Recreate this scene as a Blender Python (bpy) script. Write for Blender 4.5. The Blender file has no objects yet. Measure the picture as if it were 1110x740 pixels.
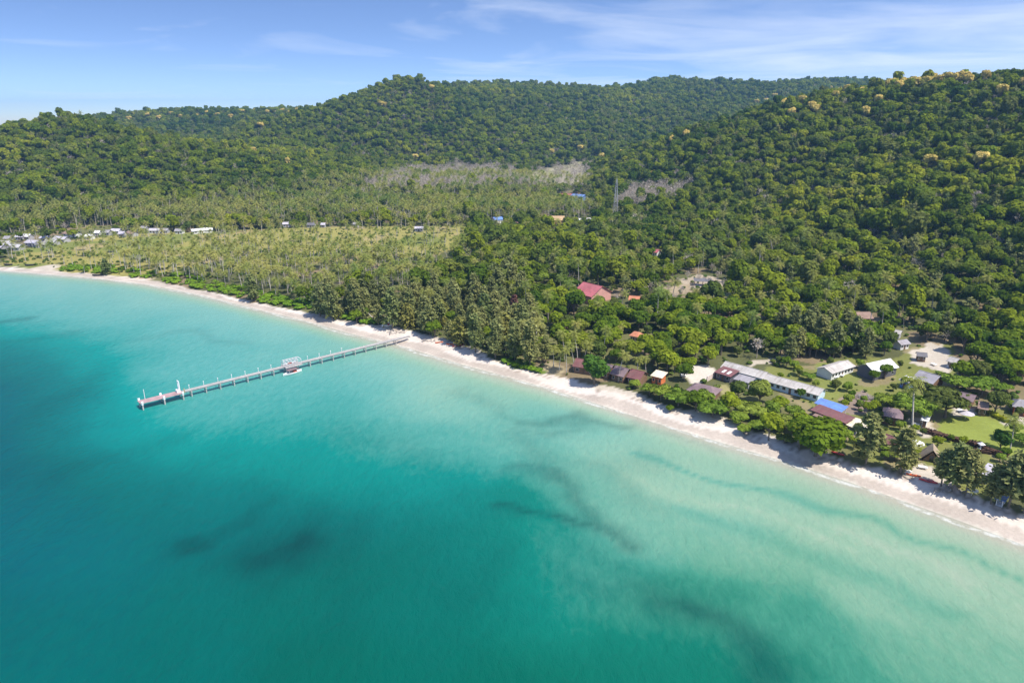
import bpy, math, random
import numpy as np
from mathutils import Vector, Matrix
rnd = random.Random(7)
rng = np.random.default_rng(11)
sc = bpy.context.scene
COL = sc.collection
R = math.radians

# ------------------------------------------------------------------ camera, sky, sun, exposure
PITCH, CAMH, F = 18.0, 100.0, 740.0            # photo frame 1110 x 740
cam = bpy.data.cameras.new("camera"); cam.lens = 24.0; cam.sensor_width = 36.0
cam.clip_start = 1.0; cam.clip_end = 20000
co = bpy.data.objects.new("camera", cam); COL.objects.link(co)
co.location = (0, 0, CAMH); co.rotation_euler = (R(90 - PITCH), 0, 0)
sc.camera = co

SUN_EL, SUN_AZ = 60.0, 124.0                     # azimuth clockwise from +Y (the view direction)
sd_ = Vector((math.cos(R(SUN_EL)) * math.sin(R(SUN_AZ)), math.cos(R(SUN_EL)) * math.cos(R(SUN_AZ)), math.sin(R(SUN_EL))))
sl = bpy.data.lights.new("sun", "SUN"); sl.energy = 4.9; sl.angle = R(0.5); sl.color = (1.0, 0.94, 0.84)
so = bpy.data.objects.new("sun", sl); COL.objects.link(so); so.location = (200, 100, 400)
so.rotation_euler = sd_.to_track_quat('Z', 'Y').to_euler()

w = bpy.data.worlds.new("World"); sc.world = w; w.use_nodes = True
nt = w.node_tree; nt.nodes.clear()
def N(tree, typ, **kw):
    n = tree.nodes.new(typ)
    for k, v in kw.items():
        if k.startswith("i_"):
            key = k[2:]
            n.inputs[int(key) if key.isdigit() else key].default_value = v
        else: setattr(n, k, v)
    return n
def L(tree, a, b): tree.links.new(a, b)
sky = N(nt, "ShaderNodeTexSky", sky_type='NISHITA', sun_disc=False)
sky.sun_elevation = R(SUN_EL); sky.sun_rotation = R(SUN_AZ); sky.altitude = 100
sky.air_density = 1.0; sky.dust_density = 0.35; sky.ozone_density = 1.2
tc = N(nt, "ShaderNodeTexCoord")
sep = N(nt, "ShaderNodeSeparateXYZ"); L(nt, tc.outputs["Generated"], sep.inputs[0])
# the low sky of this clear day deepens fast with height
zz = N(nt, "ShaderNodeMath", operation='MULTIPLY_ADD', i_1=2.8, i_2=0.02); L(nt, sep.outputs[2], zz.inputs[0])
comb = N(nt, "ShaderNodeCombineXYZ"); L(nt, sep.outputs[0], comb.inputs[0]); L(nt, sep.outputs[1], comb.inputs[1]); L(nt, zz.outputs[0], comb.inputs[2])
nrm = N(nt, "ShaderNodeVectorMath", operation='NORMALIZE'); L(nt, comb.outputs[0], nrm.inputs[0]); L(nt, nrm.outputs[0], sky.inputs[0])
# thin cirrus: a flat layer high above, seen in perspective
zc = N(nt, "ShaderNodeMath", operation='ADD', i_1=0.06); L(nt, sep.outputs[2], zc.inputs[0])
dv = N(nt, "ShaderNodeVectorMath", operation='DIVIDE'); L(nt, tc.outputs["Generated"], dv.inputs[0])
c3 = N(nt, "ShaderNodeCombineXYZ")
for i in range(3): L(nt, zc.outputs[0], c3.inputs[i])
L(nt, c3.outputs[0], dv.inputs[1])
mp = N(nt, "ShaderNodeMapping"); mp.inputs["Scale"].default_value = (0.55, 0.62, 0); mp.inputs["Rotation"].default_value = (0, 0, R(18)); mp.inputs["Location"].default_value = (2.3, 0.7, 0)
L(nt, dv.outputs[0], mp.inputs[0])
ns = N(nt, "ShaderNodeTexNoise", i_Scale=1.1, i_Detail=8.0, i_Roughness=0.55, i_Distortion=0.7); L(nt, mp.outputs[0], ns.inputs["Vector"])
ns2 = N(nt, "ShaderNodeTexNoise", i_Scale=0.42, i_Detail=3.0); L(nt, mp.outputs[0], ns2.inputs["Vector"])
side = N(nt, "ShaderNodeMapRange"); side.inputs[1].default_value = -0.35; side.inputs[2].default_value = 0.35; side.inputs[3].default_value = -0.10; side.inputs[4].default_value = 0.16
L(nt, sep.outputs[0], side.inputs[0])
ad = N(nt, "ShaderNodeMath", operation='ADD'); L(nt, ns.outputs[0], ad.inputs[0]); L(nt, side.outputs[0], ad.inputs[1])
ad2 = N(nt, "ShaderNodeMath", operation='MULTIPLY_ADD', i_1=0.55); L(nt, ns2.outputs[0], ad2.inputs[0]); L(nt, ad.outputs[0], ad2.inputs[2])
cr = N(nt, "ShaderNodeMapRange"); cr.inputs[1].default_value = 0.74; cr.inputs[2].default_value = 1.18; cr.inputs[3].default_value = 0; cr.inputs[4].default_value = 0.62
L(nt, ad2.outputs[0], cr.inputs[0])
hs = N(nt, "ShaderNodeHueSaturation", i_Hue=0.502, i_Saturation=1.06, i_Value=1.0); L(nt, sky.outputs[0], hs.inputs["Color"])
mx = N(nt, "ShaderNodeMixRGB"); mx.inputs[2].default_value = (6.4, 6.7, 7.2, 1)
tint = N(nt, "ShaderNodeVectorMath", operation='MULTIPLY'); tint.inputs[1].default_value = (1.0, 1.02, 1.16); L(nt, hs.outputs[0], tint.inputs[0])
L(nt, cr.outputs[0], mx.inputs[0]); L(nt, tint.outputs[0], mx.inputs[1])
bg = N(nt, "ShaderNodeBackground", i_Strength=0.15); L(nt, mx.outputs[0], bg.inputs[0])
wo = N(nt, "ShaderNodeOutputWorld"); L(nt, bg.outputs[0], wo.inputs[0])

vs = sc.view_settings
sc.display_settings.display_device = 'sRGB'
vs.view_transform = 'Standard'; vs.look = 'None'; vs.gamma = 1.0; vs.use_curve_mapping = False; vs.exposure = 0.30
sc.cycles.max_bounces = 5; sc.cycles.diffuse_bounces = 3; sc.cycles.glossy_bounces = 2
sc.cycles.transmission_bounces = 2; sc.cycles.volume_bounces = 0; sc.cycles.transparent_max_bounces = 4
sc.cycles.caustics_reflective = False; sc.cycles.caustics_refractive = False

# ------------------------------------------------------------------ survey: from a point of the photo to a point of the place
cp, sp = math.cos(R(PITCH)), math.sin(R(PITCH))
def ray(px, py):
    x = (px - 555) / F; v = -(py - 370) / F
    return x, cp + v * sp, -sp + v * cp
def gp(px, py, z=0.0):                          # point at height z
    a, b, c = ray(px, py); s = (z - CAMH) / c
    return a * s, b * s
def dp(px, py, D):                              # point at forward distance D
    a, b, c = ray(px, py); s = D / b
    return a * s, D, CAMH + c * s
def vnoise(x, y, s, seed=0):                    # smooth pseudo noise about -1..1
    r = np.random.default_rng(seed); o = np.zeros_like(x, dtype=float)
    for k in range(7):
        a = r.uniform(0, 2 * math.pi); f = s * r.uniform(0.6, 2.0); p = r.uniform(0, 6.28)
        o = o + np.sin((x * math.cos(a) + y * math.sin(a)) * f + p + 1.3 * np.sin((y * math.cos(a) - x * math.sin(a)) * f * .7 + p))
    return o / 3.2

WATERLINE = [(0,293),(40,296),(100,301),(160,308),(220,320),(280,335),(330,347),(380,361),(430,373),(460,382),(500,394),(540,405),(580,416),(620,428),
             (660,441),(700,454),(740,466),(780,478),(820,490),(850,499),(880,508),(920,521),(960,535),(1000,549),(1040,563),(1080,578),(1110,589)]
BACKLINE = [(0,287),(50,292),(100,295),(150,300),(180,305),(240,317),(300,331),(350,340),(395,351),(420,352),(445,358),(480,366),(510,376),(530,386),(560,397),(600,405),(650,419),
            (700,432),(750,446),(800,460),(850,478),(900,492),(950,504),(1000,518),(1050,534),(1110,556)]
shore = [(-3200,760),(-1300,640),(-760,590),(-560,560),(-440,512)] + [gp(*p) for p in WATERLINE] + [(146,120),(225,30),(400,-160),(900,-700),(2500,-2400)]
back = [(-3200,800),(-1300,660),(-760,610),(-560,580),(-440,525)] + [gp(p[0], p[1], 1.8) for p in BACKLINE] + [(165,135),(240,45),(420,-140),(920,-690),(2520,-2390)]
SH = np.array(shore); BK = np.array(back)
def poly_sd(x, y, P):                           # signed distance to a line, positive on its left (inland)
    best = np.full(x.shape, 1e18); sg = np.ones(x.shape)
    for a, b in zip(P[:-1], P[1:]):
        d = b - a; t = np.clip(((x - a[0]) * d[0] + (y - a[1]) * d[1]) / (d @ d), 0, 1)
        qx, qy = a[0] + t * d[0], a[1] + t * d[1]
        r = (x - qx) ** 2 + (y - qy) ** 2; m = r < best
        best = np.where(m, r, best); sg = np.where(m, np.sign(d[0] * (y - a[1]) - d[1] * (x - a[0])), sg)
    return np.sqrt(best) * sg
def sstep(x, a, b):
    t = np.clip((x - a) / (b - a), 0, 1); return t * t * (3 - 2 * t)
def inside(x, y, P):
    P = np.asarray(P); c = np.zeros(x.shape, bool); j = len(P) - 1
    for i in range(len(P)):
        xi, yi = P[i]; xj, yj = P[j]
        if yi != yj:
            c ^= ((yi > y) != (yj > y)) & (x < (xj - xi) * (y - yi) / (yj - yi) + xi)
        j = i
    return c

# ---- relief: heights read off the skyline and slopes
hp = []
def ridge(lst, drop=10):
    for px, py, D in lst:
        x, y, z = dp(px, py, D); hp.append((x, y, z - drop))
def backside(lst, dd, dz):
    for px, py, D in lst:
        x, y, z = dp(px, py, D); k = (D + dd) / D; hp.append((x * k, y * k, max(z - dz, 5)))
RIGHT = [(1330,62,520),(1220,64,590),(1110,70,650),(1040,74,710),(1000,80,750),(960,83,800),(920,90,850),(880,97,890),(855,101,910),(815,115,950),(755,133,985),(705,148,1010),(660,164,1030)]
ridge(RIGHT, 18); backside(RIGHT[:10], 260, 55); backside(RIGHT[10:], 160, 30)
LEFT = [(215,172,860),(-260,140,860),(-150,134,880),(-60,130,900),(0,128,920),(22,130,930),(42,121,950),(62,115,960),(80,118,960),(100,129,955),(130,142,940),(175,157,900)]
ridge(LEFT, 13); backside(LEFT[1:10], 200, 55)
MID = [(345,113,1450),(385,99,1450),(410,89,1450),(425,82,1450),(440,79,1450),(455,81,1455),(475,90,1480),(505,106,1480),(300,128,1380),(255,146,1280)]
ridge(MID, 14); backside(MID[:5], 250, 40)
FAR = [(500,92,2050),(545,91,2080),(600,91,2100),(640,95,2120),(652,101,2140),(668,103,2150),(684,96,2150),(702,88,2150),(715,86,2180),(725,86,2200),(765,89,2200),(810,92,2200),(860,88,2150),(930,84,2100)]
ridge(FAR, 13); backside(FAR, 300, 60)
ORANGE = [(60,135,1700),(110,127,1750),(150,122,1800),(200,121,1800),(240,119,1850),(290,119,1850),(330,114,1850),(-60,140,1700)]
ridge(ORANGE, 11); backside(ORANGE, 300, 50)
for px, py, z in [(1240,460,7),(1110,402,7),(1040,374,7),(960,346,7),(900,324,7),(830,302,7),(760,274,7),(705,246,8),(655,226,8),(640,214,10)]:
    hp.append((*gp(px, py, z), z))
for px, py, z in [(0,243,6),(-120,243,6),(60,240,6),(130,236,7),(200,228,9),(270,224,10),(340,218,12),(420,208,14),(500,200,16),(560,196,18),(610,200,16),(630,196,17)]:
    hp.append((*gp(px, py, z), z))
for px, py, D in [(590,180,1130),(540,182,1130),(470,182,1130),(620,168,1250)]: ridge([(px, py, D)], 7)
for px, py, z in [(0,280,3),(100,262,4),(200,255,4),(300,250,4),(400,250,5),(500,250,5),(560,240,6),(620,226,8),(500,300,4),(600,300,5),(700,300,6),(600,350,4),(700,350,5),(800,350,6),(900,400,5),(1000,420,5),(1100,450,5),(1200,500,5),(300,300,3),(420,330,3),(700,400,3),(900,450,3)]:
    hp.append((*gp(px, py, z), z))
for px, D in [(20,1250),(90,1250),(150,1180),(200,1130),(60,1400),(130,1380),(190,1300)]: hp.append((*dp(px, 130, D)[:2], 26))
for x in (-5000, -2500, 0, 2500, 5000):
    hp.append((x, 3200, 60)); hp.append((x, 5500, 10))
for p in ((-1600, 900, 60), (-1600, 700, 10), (-2600, 900, 40), (1100, 700, 150), (900, 420, 110), (700, 250, 70), (600, 60, 30), (1500, 200, 60), (1400, 1300, 110), (2500, 1500, 80), (700, 1500, 90)): hp.append(p)
HP = np.array(hp)
def mq(d2): return np.sqrt(d2 + 35.0 ** 2)
_A = mq((HP[:, None, 0] - HP[None, :, 0]) ** 2 + (HP[:, None, 1] - HP[None, :, 1]) ** 2)
_W = np.linalg.solve(_A - np.eye(len(HP)) * 6.0, HP[:, 2] - 10.0)
def Hh(x, y):
    x = np.asarray(x, float); y = np.asarray(y, float); o = np.full(x.shape, 10.0)
    for k in range(len(HP)): o += _W[k] * mq((x - HP[k, 0]) ** 2 + (y - HP[k, 1]) ** 2)
    s = poly_sd(x, y, SH)
    hill = np.maximum(o - 3.5, 0) * sstep(s, 25, 110)
    rough = vnoise(x, y, .012, 3) * np.clip(hill * .16, 0, 7) + vnoise(x, y, .045, 4) * np.clip(hill * .05, 0, 1.6)
    land = 1.7 * sstep(s, -3, 17) - .12 + .9 * sstep(s, 10, 60) + hill + rough
    return np.where(s > 0, np.maximum(land, .04 + 0.05 * np.minimum(s, 10)), np.maximum(.07 * s, -6) + .04)
def H1(x, y): return float(Hh(np.array([x]), np.array([y]))[0])
def G(px, py, dz=0.0):                          # ground under a photo point (dz above ground)
    z = 2.0
    for _ in range(14):
        x, y = gp(px, py, z + dz); z = .5 * z + .5 * H1(x, y)
    x, y = gp(px, py, z + dz)
    return x, y, H1(x, y)

def hit(px, py, top=0.0):                       # where the view line of a photo point meets the land (or a canopy TOP above it)
    q = ray(px, py); s = np.concatenate([np.arange(200, 1300, 3.), np.arange(1300, 2500, 6.)])
    k = np.where(CAMH + q[2] * s < Hh(q[0] * s, q[1] * s) + top)[0]
    return (q[0] * s[k[0]], q[1] * s[k[0]]) if len(k) else None
def PH(pts, top=0.0): return [hit(a, b, top) for a, b in pts]

# ------------------------------------------------------------------ materials
def mat(name):
    m = bpy.data.materials.new(name); m.use_nodes = True; m.node_tree.nodes.clear()
    return m, m.node_tree
def out(t, s): o = N(t, "ShaderNodeOutputMaterial"); L(t, s, o.inputs[0])
_mats = {}
def paint(name, c, rough=.7, var=.18, scale=1.2, spec=.3, wave=None):
    if name in _mats: return _mats[name]
    m, t = mat(name)
    tcn = N(t, "ShaderNodeTexCoord")
    n1 = N(t, "ShaderNodeTexNoise", i_Scale=scale, i_Detail=5.0, i_Roughness=.65); L(t, tcn.outputs["Object"], n1.inputs["Vector"])
    n2 = N(t, "ShaderNodeTexNoise", i_Scale=scale * .22, i_Detail=2.0); L(t, tcn.outputs["Object"], n2.inputs["Vector"])
    ad = N(t, "ShaderNodeMath", operation='ADD'); L(t, n1.outputs[0], ad.inputs[0]); L(t, n2.outputs[0], ad.inputs[1])
    mr = N(t, "ShaderNodeMapRange"); mr.inputs[1].default_value = .7; mr.inputs[2].default_value = 1.3; mr.inputs[3].default_value = 1 - var; mr.inputs[4].default_value = 1 + var
    L(t, ad.outputs[0], mr.inputs[0])
    mu = N(t, "ShaderNodeVectorMath", operation='MULTIPLY'); mu.inputs[0].default_value = c
    L(t, mr.outputs[0], mu.inputs[1])
    b = N(t, "ShaderNodeBsdfPrincipled", i_Roughness=rough); b.inputs["Specular IOR Level"].default_value = spec
    L(t, mu.outputs[0], b.inputs["Base Color"])
    if wave:
        sm = N(t, "ShaderNodeMapping"); sm.inputs["Scale"].default_value = (1.1, .16, .3); L(t, tcn.outputs["Object"], sm.inputs[0])
        st = N(t, "ShaderNodeTexNoise", i_Scale=1.0, i_Detail=5.0, i_Roughness=.7); L(t, sm.outputs[0], st.inputs["Vector"])
        sr = N(t, "ShaderNodeMapRange"); sr.inputs[1].default_value = .50; sr.inputs[2].default_value = .72; sr.inputs[4].default_value = .6; L(t, st.outputs[0], sr.inputs[0])
        rust = N(t, "ShaderNodeMixRGB"); rust.inputs[2].default_value = (.20, .15, .115, 1); L(t, sr.outputs[0], rust.inputs[0]); L(t, mu.outputs[0], rust.inputs[1]); L(t, rust.outputs[0], b.inputs["Base Color"])
        wv = N(t, "ShaderNodeTexWave", i_Scale=wave, bands_direction='X'); L(t, tcn.outputs["Object"], wv.inputs["Vector"])
        bp = N(t, "ShaderNodeBump", i_Strength=.35, i_Distance=.04); L(t, wv.outputs[1], bp.inputs["Height"]); L(t, bp.outputs[0], b.inputs["Normal"])
    out(t, b.outputs[0]); _mats[name] = m; return m
def leafmat(name, cols, trans=.22, patch=.006, gain=1.4):
    """cols: albedo choices; every tree takes its own, and stands of a kind share a drift of tone"""
    m, t = mat(name)
    oi = N(t, "ShaderNodeObjectInfo")
    nz = N(t, "ShaderNodeTexNoise", i_Scale=patch, i_Detail=2.0); L(t, oi.outputs["Location"], nz.inputs["Vector"])
    mr = N(t, "ShaderNodeMapRange"); mr.inputs[1].default_value = .3; mr.inputs[2].default_value = .7; mr.inputs[3].default_value = -.34; mr.inputs[4].default_value = .42
    L(t, nz.outputs[0], mr.inputs[0])
    ad = N(t, "ShaderNodeMath", operation='ADD', use_clamp=True); rsc = N(t, "ShaderNodeMath", operation='MULTIPLY_ADD', i_1=.78, i_2=.06); L(t, oi.outputs["Random"], rsc.inputs[0]); L(t, rsc.outputs[0], ad.inputs[0]); L(t, mr.outputs[0], ad.inputs[1])
    rp = N(t, "ShaderNodeValToRGB"); e = rp.color_ramp.elements
    for i, c in enumerate(cols):
        el = e[i] if i < 2 else e.new(1.0)
        el.position = i / (len(cols) - 1); 
    for i, c in enumerate(cols):
        rp.color_ramp.elements[i].position = i / (len(cols) - 1); rp.color_ramp.elements[i].color = (*[v * gain for v in c], 1)
    L(t, ad.outputs[0], rp.inputs[0])
    ge = N(t, "ShaderNodeNewGeometry")
    r2 = N(t, "ShaderNodeMapRange"); r2.inputs[3].default_value = .72; r2.inputs[4].default_value = 1.3; L(t, ge.outputs["Random Per Island"], r2.inputs[0])
    mu = N(t, "ShaderNodeVectorMath", operation='MULTIPLY'); L(t, rp.outputs[0], mu.inputs[0]); L(t, r2.outputs[0], mu.inputs[1])
    d = N(t, "ShaderNodeBsdfDiffuse"); L(t, mu.outputs[0], d.inputs[0])
    tr = N(t, "ShaderNodeBsdfTranslucent"); L(t, mu.outputs[0], tr.inputs[0])
    mix = N(t, "ShaderNodeMixShader"); mix.inputs[0].default_value = trans
    L(t, d.outputs[0], mix.inputs[1]); L(t, tr.outputs[0], mix.inputs[2])
    out(t, mix.outputs[0]); return m
M_FOREST = leafmat("forest leaves", [(.036,.066,.008),(.056,.086,.009),(.082,.112,.009),(.056,.080,.018),(.108,.138,.010),(.134,.160,.012),(.090,.102,.026),(.076,.114,.010),(.172,.186,.016)], .42, gain=1.9)
M_BROAD = leafmat("broadleaf leaves", [(.044,.080,.009),(.076,.114,.010),(.108,.144,.011),(.146,.176,.014),(.114,.126,.028)], .42, gain=1.9)
M_BRIGHT = leafmat("sea almond leaves", [(.088,.142,.018),(.118,.172,.022),(.150,.196,.025),(.130,.150,.034)], gain=1.5)
M_DARK = leafmat("dark leaves", [(.036,.082,.014),(.050,.100,.016)], gain=1.5)
M_OLIVE = leafmat("olive leaves", [(.075,.090,.022),(.065,.095,.020)])
M_CAS = leafmat("casuarina needles", [(.115,.130,.050),(.140,.150,.055),(.165,.165,.060),(.100,.130,.045)], .35, gain=1.95)
M_CASY = leafmat("yellowing needles", [(.165,.170,.045),(.19,.18,.05)], .35, gain=1.6)
M_PALM = leafmat("palm fronds", [(.095,.130,.030),(.150,.160,.040),(.200,.190,.055)], .3, gain=1.9)
M_SHRUB = leafmat("shrub leaves", [(.060,.105,.022),(.090,.130,.026),(.13,.15,.04)])
M_VINE = leafmat("beach shrub leaves", [(.100,.185,.018),(.145,.225,.018)])
M_YEL = leafmat("yellow blossom", [(.60,.47,.13),(.70,.56,.17),(.52,.42,.12)], .3, gain=1.0)
M_DRY = leafmat("dry twigs", [(.50,.43,.36),(.56,.49,.42),(.42,.38,.28)], .3, gain=1.0)
M_RED = leafmat("dead brown needles", [(.19,.095,.08),(.20,.10,.08)], .1, gain=1.0)
M_YHEDGE = leafmat("golden hedge leaves", [(.30,.32,.02),(.33,.35,.03)], gain=1.0)
M_BROWNHEDGE = leafmat("dry hedge twigs", [(.10,.062,.045),(.12,.07,.05)], .1, gain=1.0)
M_BARK = paint("bark", (.20,.165,.13), .9, .3, 2.0, .1)
M_PALMBARK = paint("palm bark", (.50,.455,.40), .9, .25, 1.5, .1)

# ------------------------------------------------------------------ mesh helpers
class MB:
    def __init__(s): s.v = []; s.f = []; s.m = []
    def add(s, V, Fc, mi=0):
        o = len(s.v); s.v += [tuple(map(float, p)) for p in V]; s.f += [tuple(i + o for i in f) for f in Fc]; s.m += [mi] * len(Fc); return s
    def box(s, x0, x1, y0, y1, z0, z1, mi=0, T=None):
        V = [(x0,y0,z0),(x1,y0,z0),(x1,y1,z0),(x0,y1,z0),(x0,y0,z1),(x1,y0,z1),(x1,y1,z1),(x0,y1,z1)]
        if T: V = [T(p) for p in V]
        return s.add(V, [(3,2,1,0),(4,5,6,7),(0,1,5,4),(1,2,6,5),(2,3,7,6),(3,0,4,7)], mi)
    def tube(s, pts, rad, n=6, mi=0, cap=True):
        V = []; Fc = []
        for k, p in enumerate(pts):
            p = Vector(p); q = Vector(pts[min(k + 1, len(pts) - 1)]) - Vector(pts[max(k - 1, 0)]); q.normalize()
            a = q.cross(Vector((0, 0, 1)) if abs(q.z) < .9 else Vector((1, 0, 0))).normalized(); b = q.cross(a)
            r = rad[k] if hasattr(rad, '__len__') else rad
            for i in range(n):
                an = 2 * math.pi * i / n; V.append(p + (a * math.cos(an) + b * math.sin(an)) * r)
        for k in range(len(pts) - 1):
            for i in range(n):
                j = (i + 1) % n; Fc.append((k*n+i, k*n+j, (k+1)*n+j, (k+1)*n+i))
        if cap: Fc += [tuple(range(n))[::-1], tuple(range((len(pts)-1)*n, len(pts)*n))]
        return s.add(V, Fc, mi)
    def quads(s, P, Nn, size, asp=1.0, r=None, mi=0, T=None):
        r = r or rng; n = len(P)
        if T is None:
            T = np.cross(Nn, r.normal(size=(n, 3)))
        T = T / (np.linalg.norm(T, axis=1)[:, None] + 1e-9)
        B = np.cross(Nn, T); B /= (np.linalg.norm(B, axis=1)[:, None] + 1e-9)
        sz = np.asarray(size).reshape(-1, 1) * np.ones((n, 1))
        c = []
        for a, b in ((-1,-.55),(.35,-1),(1,.45),(-.45,1)):
            j = r.uniform(.75, 1.25, (n, 1)); c.append(P + T * sz * asp * a * j + B * sz * b * j)
        V = np.stack(c, 1).reshape(-1, 3); o = len(s.v)
        s.v += [tuple(p) for p in V.tolist()]; s.f += [(o+4*i, o+4*i+1, o+4*i+2, o+4*i+3) for i in range(n)]; s.m += [mi] * n
        return s
    def blob(s, c, rx, ry, rz, mi=0, nu=7, nv=5, jit=.12, r=None):
        r = r or rng; V = [(c[0], c[1], c[2] - rz)]; Fc = []
        for j in range(1, nv):
            th = math.pi * j / nv
            for i in range(nu):
                a = 2 * math.pi * (i + .5 * (j % 2)) / nu; k = 1 + r.uniform(-jit, jit)
                V.append((c[0] + rx*k*math.sin(th)*math.cos(a), c[1] + ry*k*math.sin(th)*math.sin(a), c[2] - rz*k*math.cos(th)))
        V.append((c[0], c[1], c[2] + rz)); t = len(V) - 1
        for i in range(nu):
            k = (i + 1) % nu; Fc.append((0, 1 + k, 1 + i)); Fc.append((t, t - nu + i, t - nu + k))
            for j in range(nv - 2): Fc.append((1+j*nu+i, 1+j*nu+k, 1+(j+1)*nu+k, 1+(j+1)*nu+i))
        return s.add(V, Fc, mi)
    def mesh(s, name, mats, smooth=False):
        me = bpy.data.meshes.new(name); me.from_pydata(s.v, [], s.f)
        for m in (mats if isinstance(mats, (list, tuple)) else [mats]): me.materials.append(m)
        if any(s.m): me.polygons.foreach_set("material_index", s.m)
        if smooth: me.polygons.foreach_set("use_smooth", [True] * len(s.f))
        me.update(); return me
    def obj(s, name, mats, parent=None, smooth=False):
        o = bpy.data.objects.new(name, s.mesh(name, mats, smooth)); COL.objects.link(o)
        if parent: o.parent = parent
        return o
def tag(o, label=None, cat=None, group=None, kind=None):
    for k, v in (("label", label), ("category", cat), ("group", group), ("kind", kind)):
        if v: o[k] = v
    return o
def thing(name, label, cat, loc, rz=0, group=None, scale=None):
    o = bpy.data.objects.new(name, None); COL.objects.link(o); o.location = loc; o.rotation_euler = (0, 0, rz)
    o.empty_display_size = .5
    if scale: o.scale = scale
    return tag(o, label, cat, group)

# ------------------------------------------------------------------ ground: one sheet to the horizon
def geo(a, b, n, k=1.6): 
    t = np.linspace(0, 1, n) ** k; return a + (b - a) * t
xs = np.unique(np.concatenate([-geo(460, 6000, 34), np.arange(-460, -210, 4.), np.arange(-210, 320, 1.5), np.arange(320, 520, 5.), geo(520, 6000, 34)]))
ys = np.unique(np.concatenate([[-2600,-1700,-1000,-500,-200,-50,30,80,105], np.arange(120, 470, 1.5), np.arange(470, 820, 4.), np.arange(820, 2500, 14.), geo(2500, 6400, 24)]))
X, Y = np.meshgrid(xs, ys); X = X.ravel(); Y = Y.ravel()
Z = Hh(X, Y); S = poly_sd(X, Y, SH); Bd = poly_sd(X, Y, BK)
nx, ny = len(xs), len(ys)
def grid_faces(nx, ny):
    i = np.arange(nx * ny).reshape(ny, nx)
    return np.stack([i[:-1, :-1], i[:-1, 1:], i[1:, 1:], i[1:, :-1]], -1).reshape(-1, 4)
def grid_obj(name, X, Y, Z, nx, ny, m, attrs):
    me = bpy.data.meshes.new(name); fc = grid_faces(nx, ny)
    me.vertices.add(len(X)); me.vertices.foreach_set("co", np.stack([X, Y, Z], 1).ravel())
    me.loops.add(fc.size); me.loops.foreach_set("vertex_index", fc.ravel())
    me.polygons.add(len(fc)); me.polygons.foreach_set("loop_start", np.arange(0, fc.size, 4)); me.polygons.foreach_set("loop_total", np.full(len(fc), 4))
    me.polygons.foreach_set("use_smooth", np.ones(len(fc), bool))
    me.update(calc_edges=True)
    for k, a in attrs.items():
        if a.ndim == 2:
            at = me.attributes.new(k, 'FLOAT_COLOR', 'POINT'); at.data.foreach_set("color", np.concatenate([a, np.ones((len(a), 1))], 1).ravel())
        else:
            at = me.attributes.new(k, 'FLOAT', 'POINT'); at.data.foreach_set("value", a)
    me.materials.append(m); o = bpy.data.objects.new(name, me); COL.objects.link(o); o["kind"] = "structure"; return o

def PG(pts, z=3.0): return [gp(a, b, z) for a, b in pts]
Xw = X + vnoise(X, Y, .22, 21) * 1.6; Yw = Y + vnoise(X, Y, .22, 22) * 1.6
gc = np.tile(np.array([.060, .062, .030]), (len(X), 1))
def put(mask, c, f=1.0):
    gc[mask] = gc[mask] * (1 - f) + np.array(c) * f
flat = (Z < 14)
put(flat, (.105, .11, .045)); put(flat & (vnoise(X, Y, .03, 9) > .1), (.15, .15, .06)); put(flat & (vnoise(X, Y, .07, 10) > .55), (.22, .17, .10))
MEADOW = PG([(0,284),(20,270),(60,262),(130,254),(220,251),(330,247),(508,247),(512,266),(470,276),(400,281),(330,285),(260,288),(200,292),(150,297),(90,294),(40,290)])
mdw = inside(Xw, Yw, MEADOW)
put(mdw, (.285, .258, .08)); put(mdw & (vnoise(X, Y, .035, 5) > .25), (.185, .205, .055)); put(mdw & (vnoise(X, Y, .06, 6) > .55), (.33, .27, .12))
GARDEN = PG([(830,398),(888,398),(925,386),(965,394),(985,380),(1028,378),(1040,398),(1030,418),(1058,440),(1110,446),(1140,520),(1060,530),(1000,515),(940,495),(900,455),(840,425)])
put(inside(Xw, Yw, GARDEN), (.185, .195, .055)); put(inside(Xw, Yw, GARDEN) & (vnoise(X, Y, .09, 15) > .35), (.25, .21, .11))
LAWN = PG([(1012,474),(1020,455),(1060,447),(1085,458),(1125,470),(1120,500),(1080,490),(1050,483),(1030,478)])
put(inside(Xw, Yw, LAWN), (.225, .262, .055))
put(inside(Xw, Yw, PG([(885,395),(905,396),(930,405),(925,420),(905,432),(893,425),(885,408)])), (.20, .22, .06))
put(inside(Xw, Yw, PG([(1010,490),(1060,500),(1080,510),(1110,520),(1110,505),(1060,492)])), (.19, .20, .06))
put(inside(Xw, Yw, PG([(545,388),(560,385),(580,388),(592,398),(600,404),(585,405),(560,398)])), (.12, .17, .03))
put(inside(Xw, Yw, PG([(583,392),(600,388),(612,398),(607,405),(592,402)])), (.34, .28, .17))
SANDY = [[(738,398),(752,395),(772,396),(778,404),(765,411),(745,412),(737,405)],                       # concrete lot
         [(985,386),(1005,377),(1022,380),(1034,396),(1025,408),(1008,402),(990,398)],                  # bare yard
         [(975,508),(1000,498),(1022,505),(1045,520),(1040,532),(1010,522),(985,516)],                  # terrace
         [(985,455),(1000,450),(1014,462),(1006,472),(992,468)], [(1030,440),(1058,440),(1060,450),(1035,454)], [(1085,455),(1110,452),(1112,462),(1090,462)],
         [(700,436),(760,440),(800,455),(840,470),(838,482),(790,466),(740,452)],[(845,470),(860,485),(920,500),(950,505),(940,512),(870,498),(840,484)],
         [(600,404),(640,410),(700,424),(705,434),(650,420),(610,410)]]
for p in SANDY: put(inside(Xw, Yw, PG(p)), (.50, .44, .36))
put(inside(Xw, Yw, PG(SANDY[0])), (.60, .54, .46))
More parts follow.
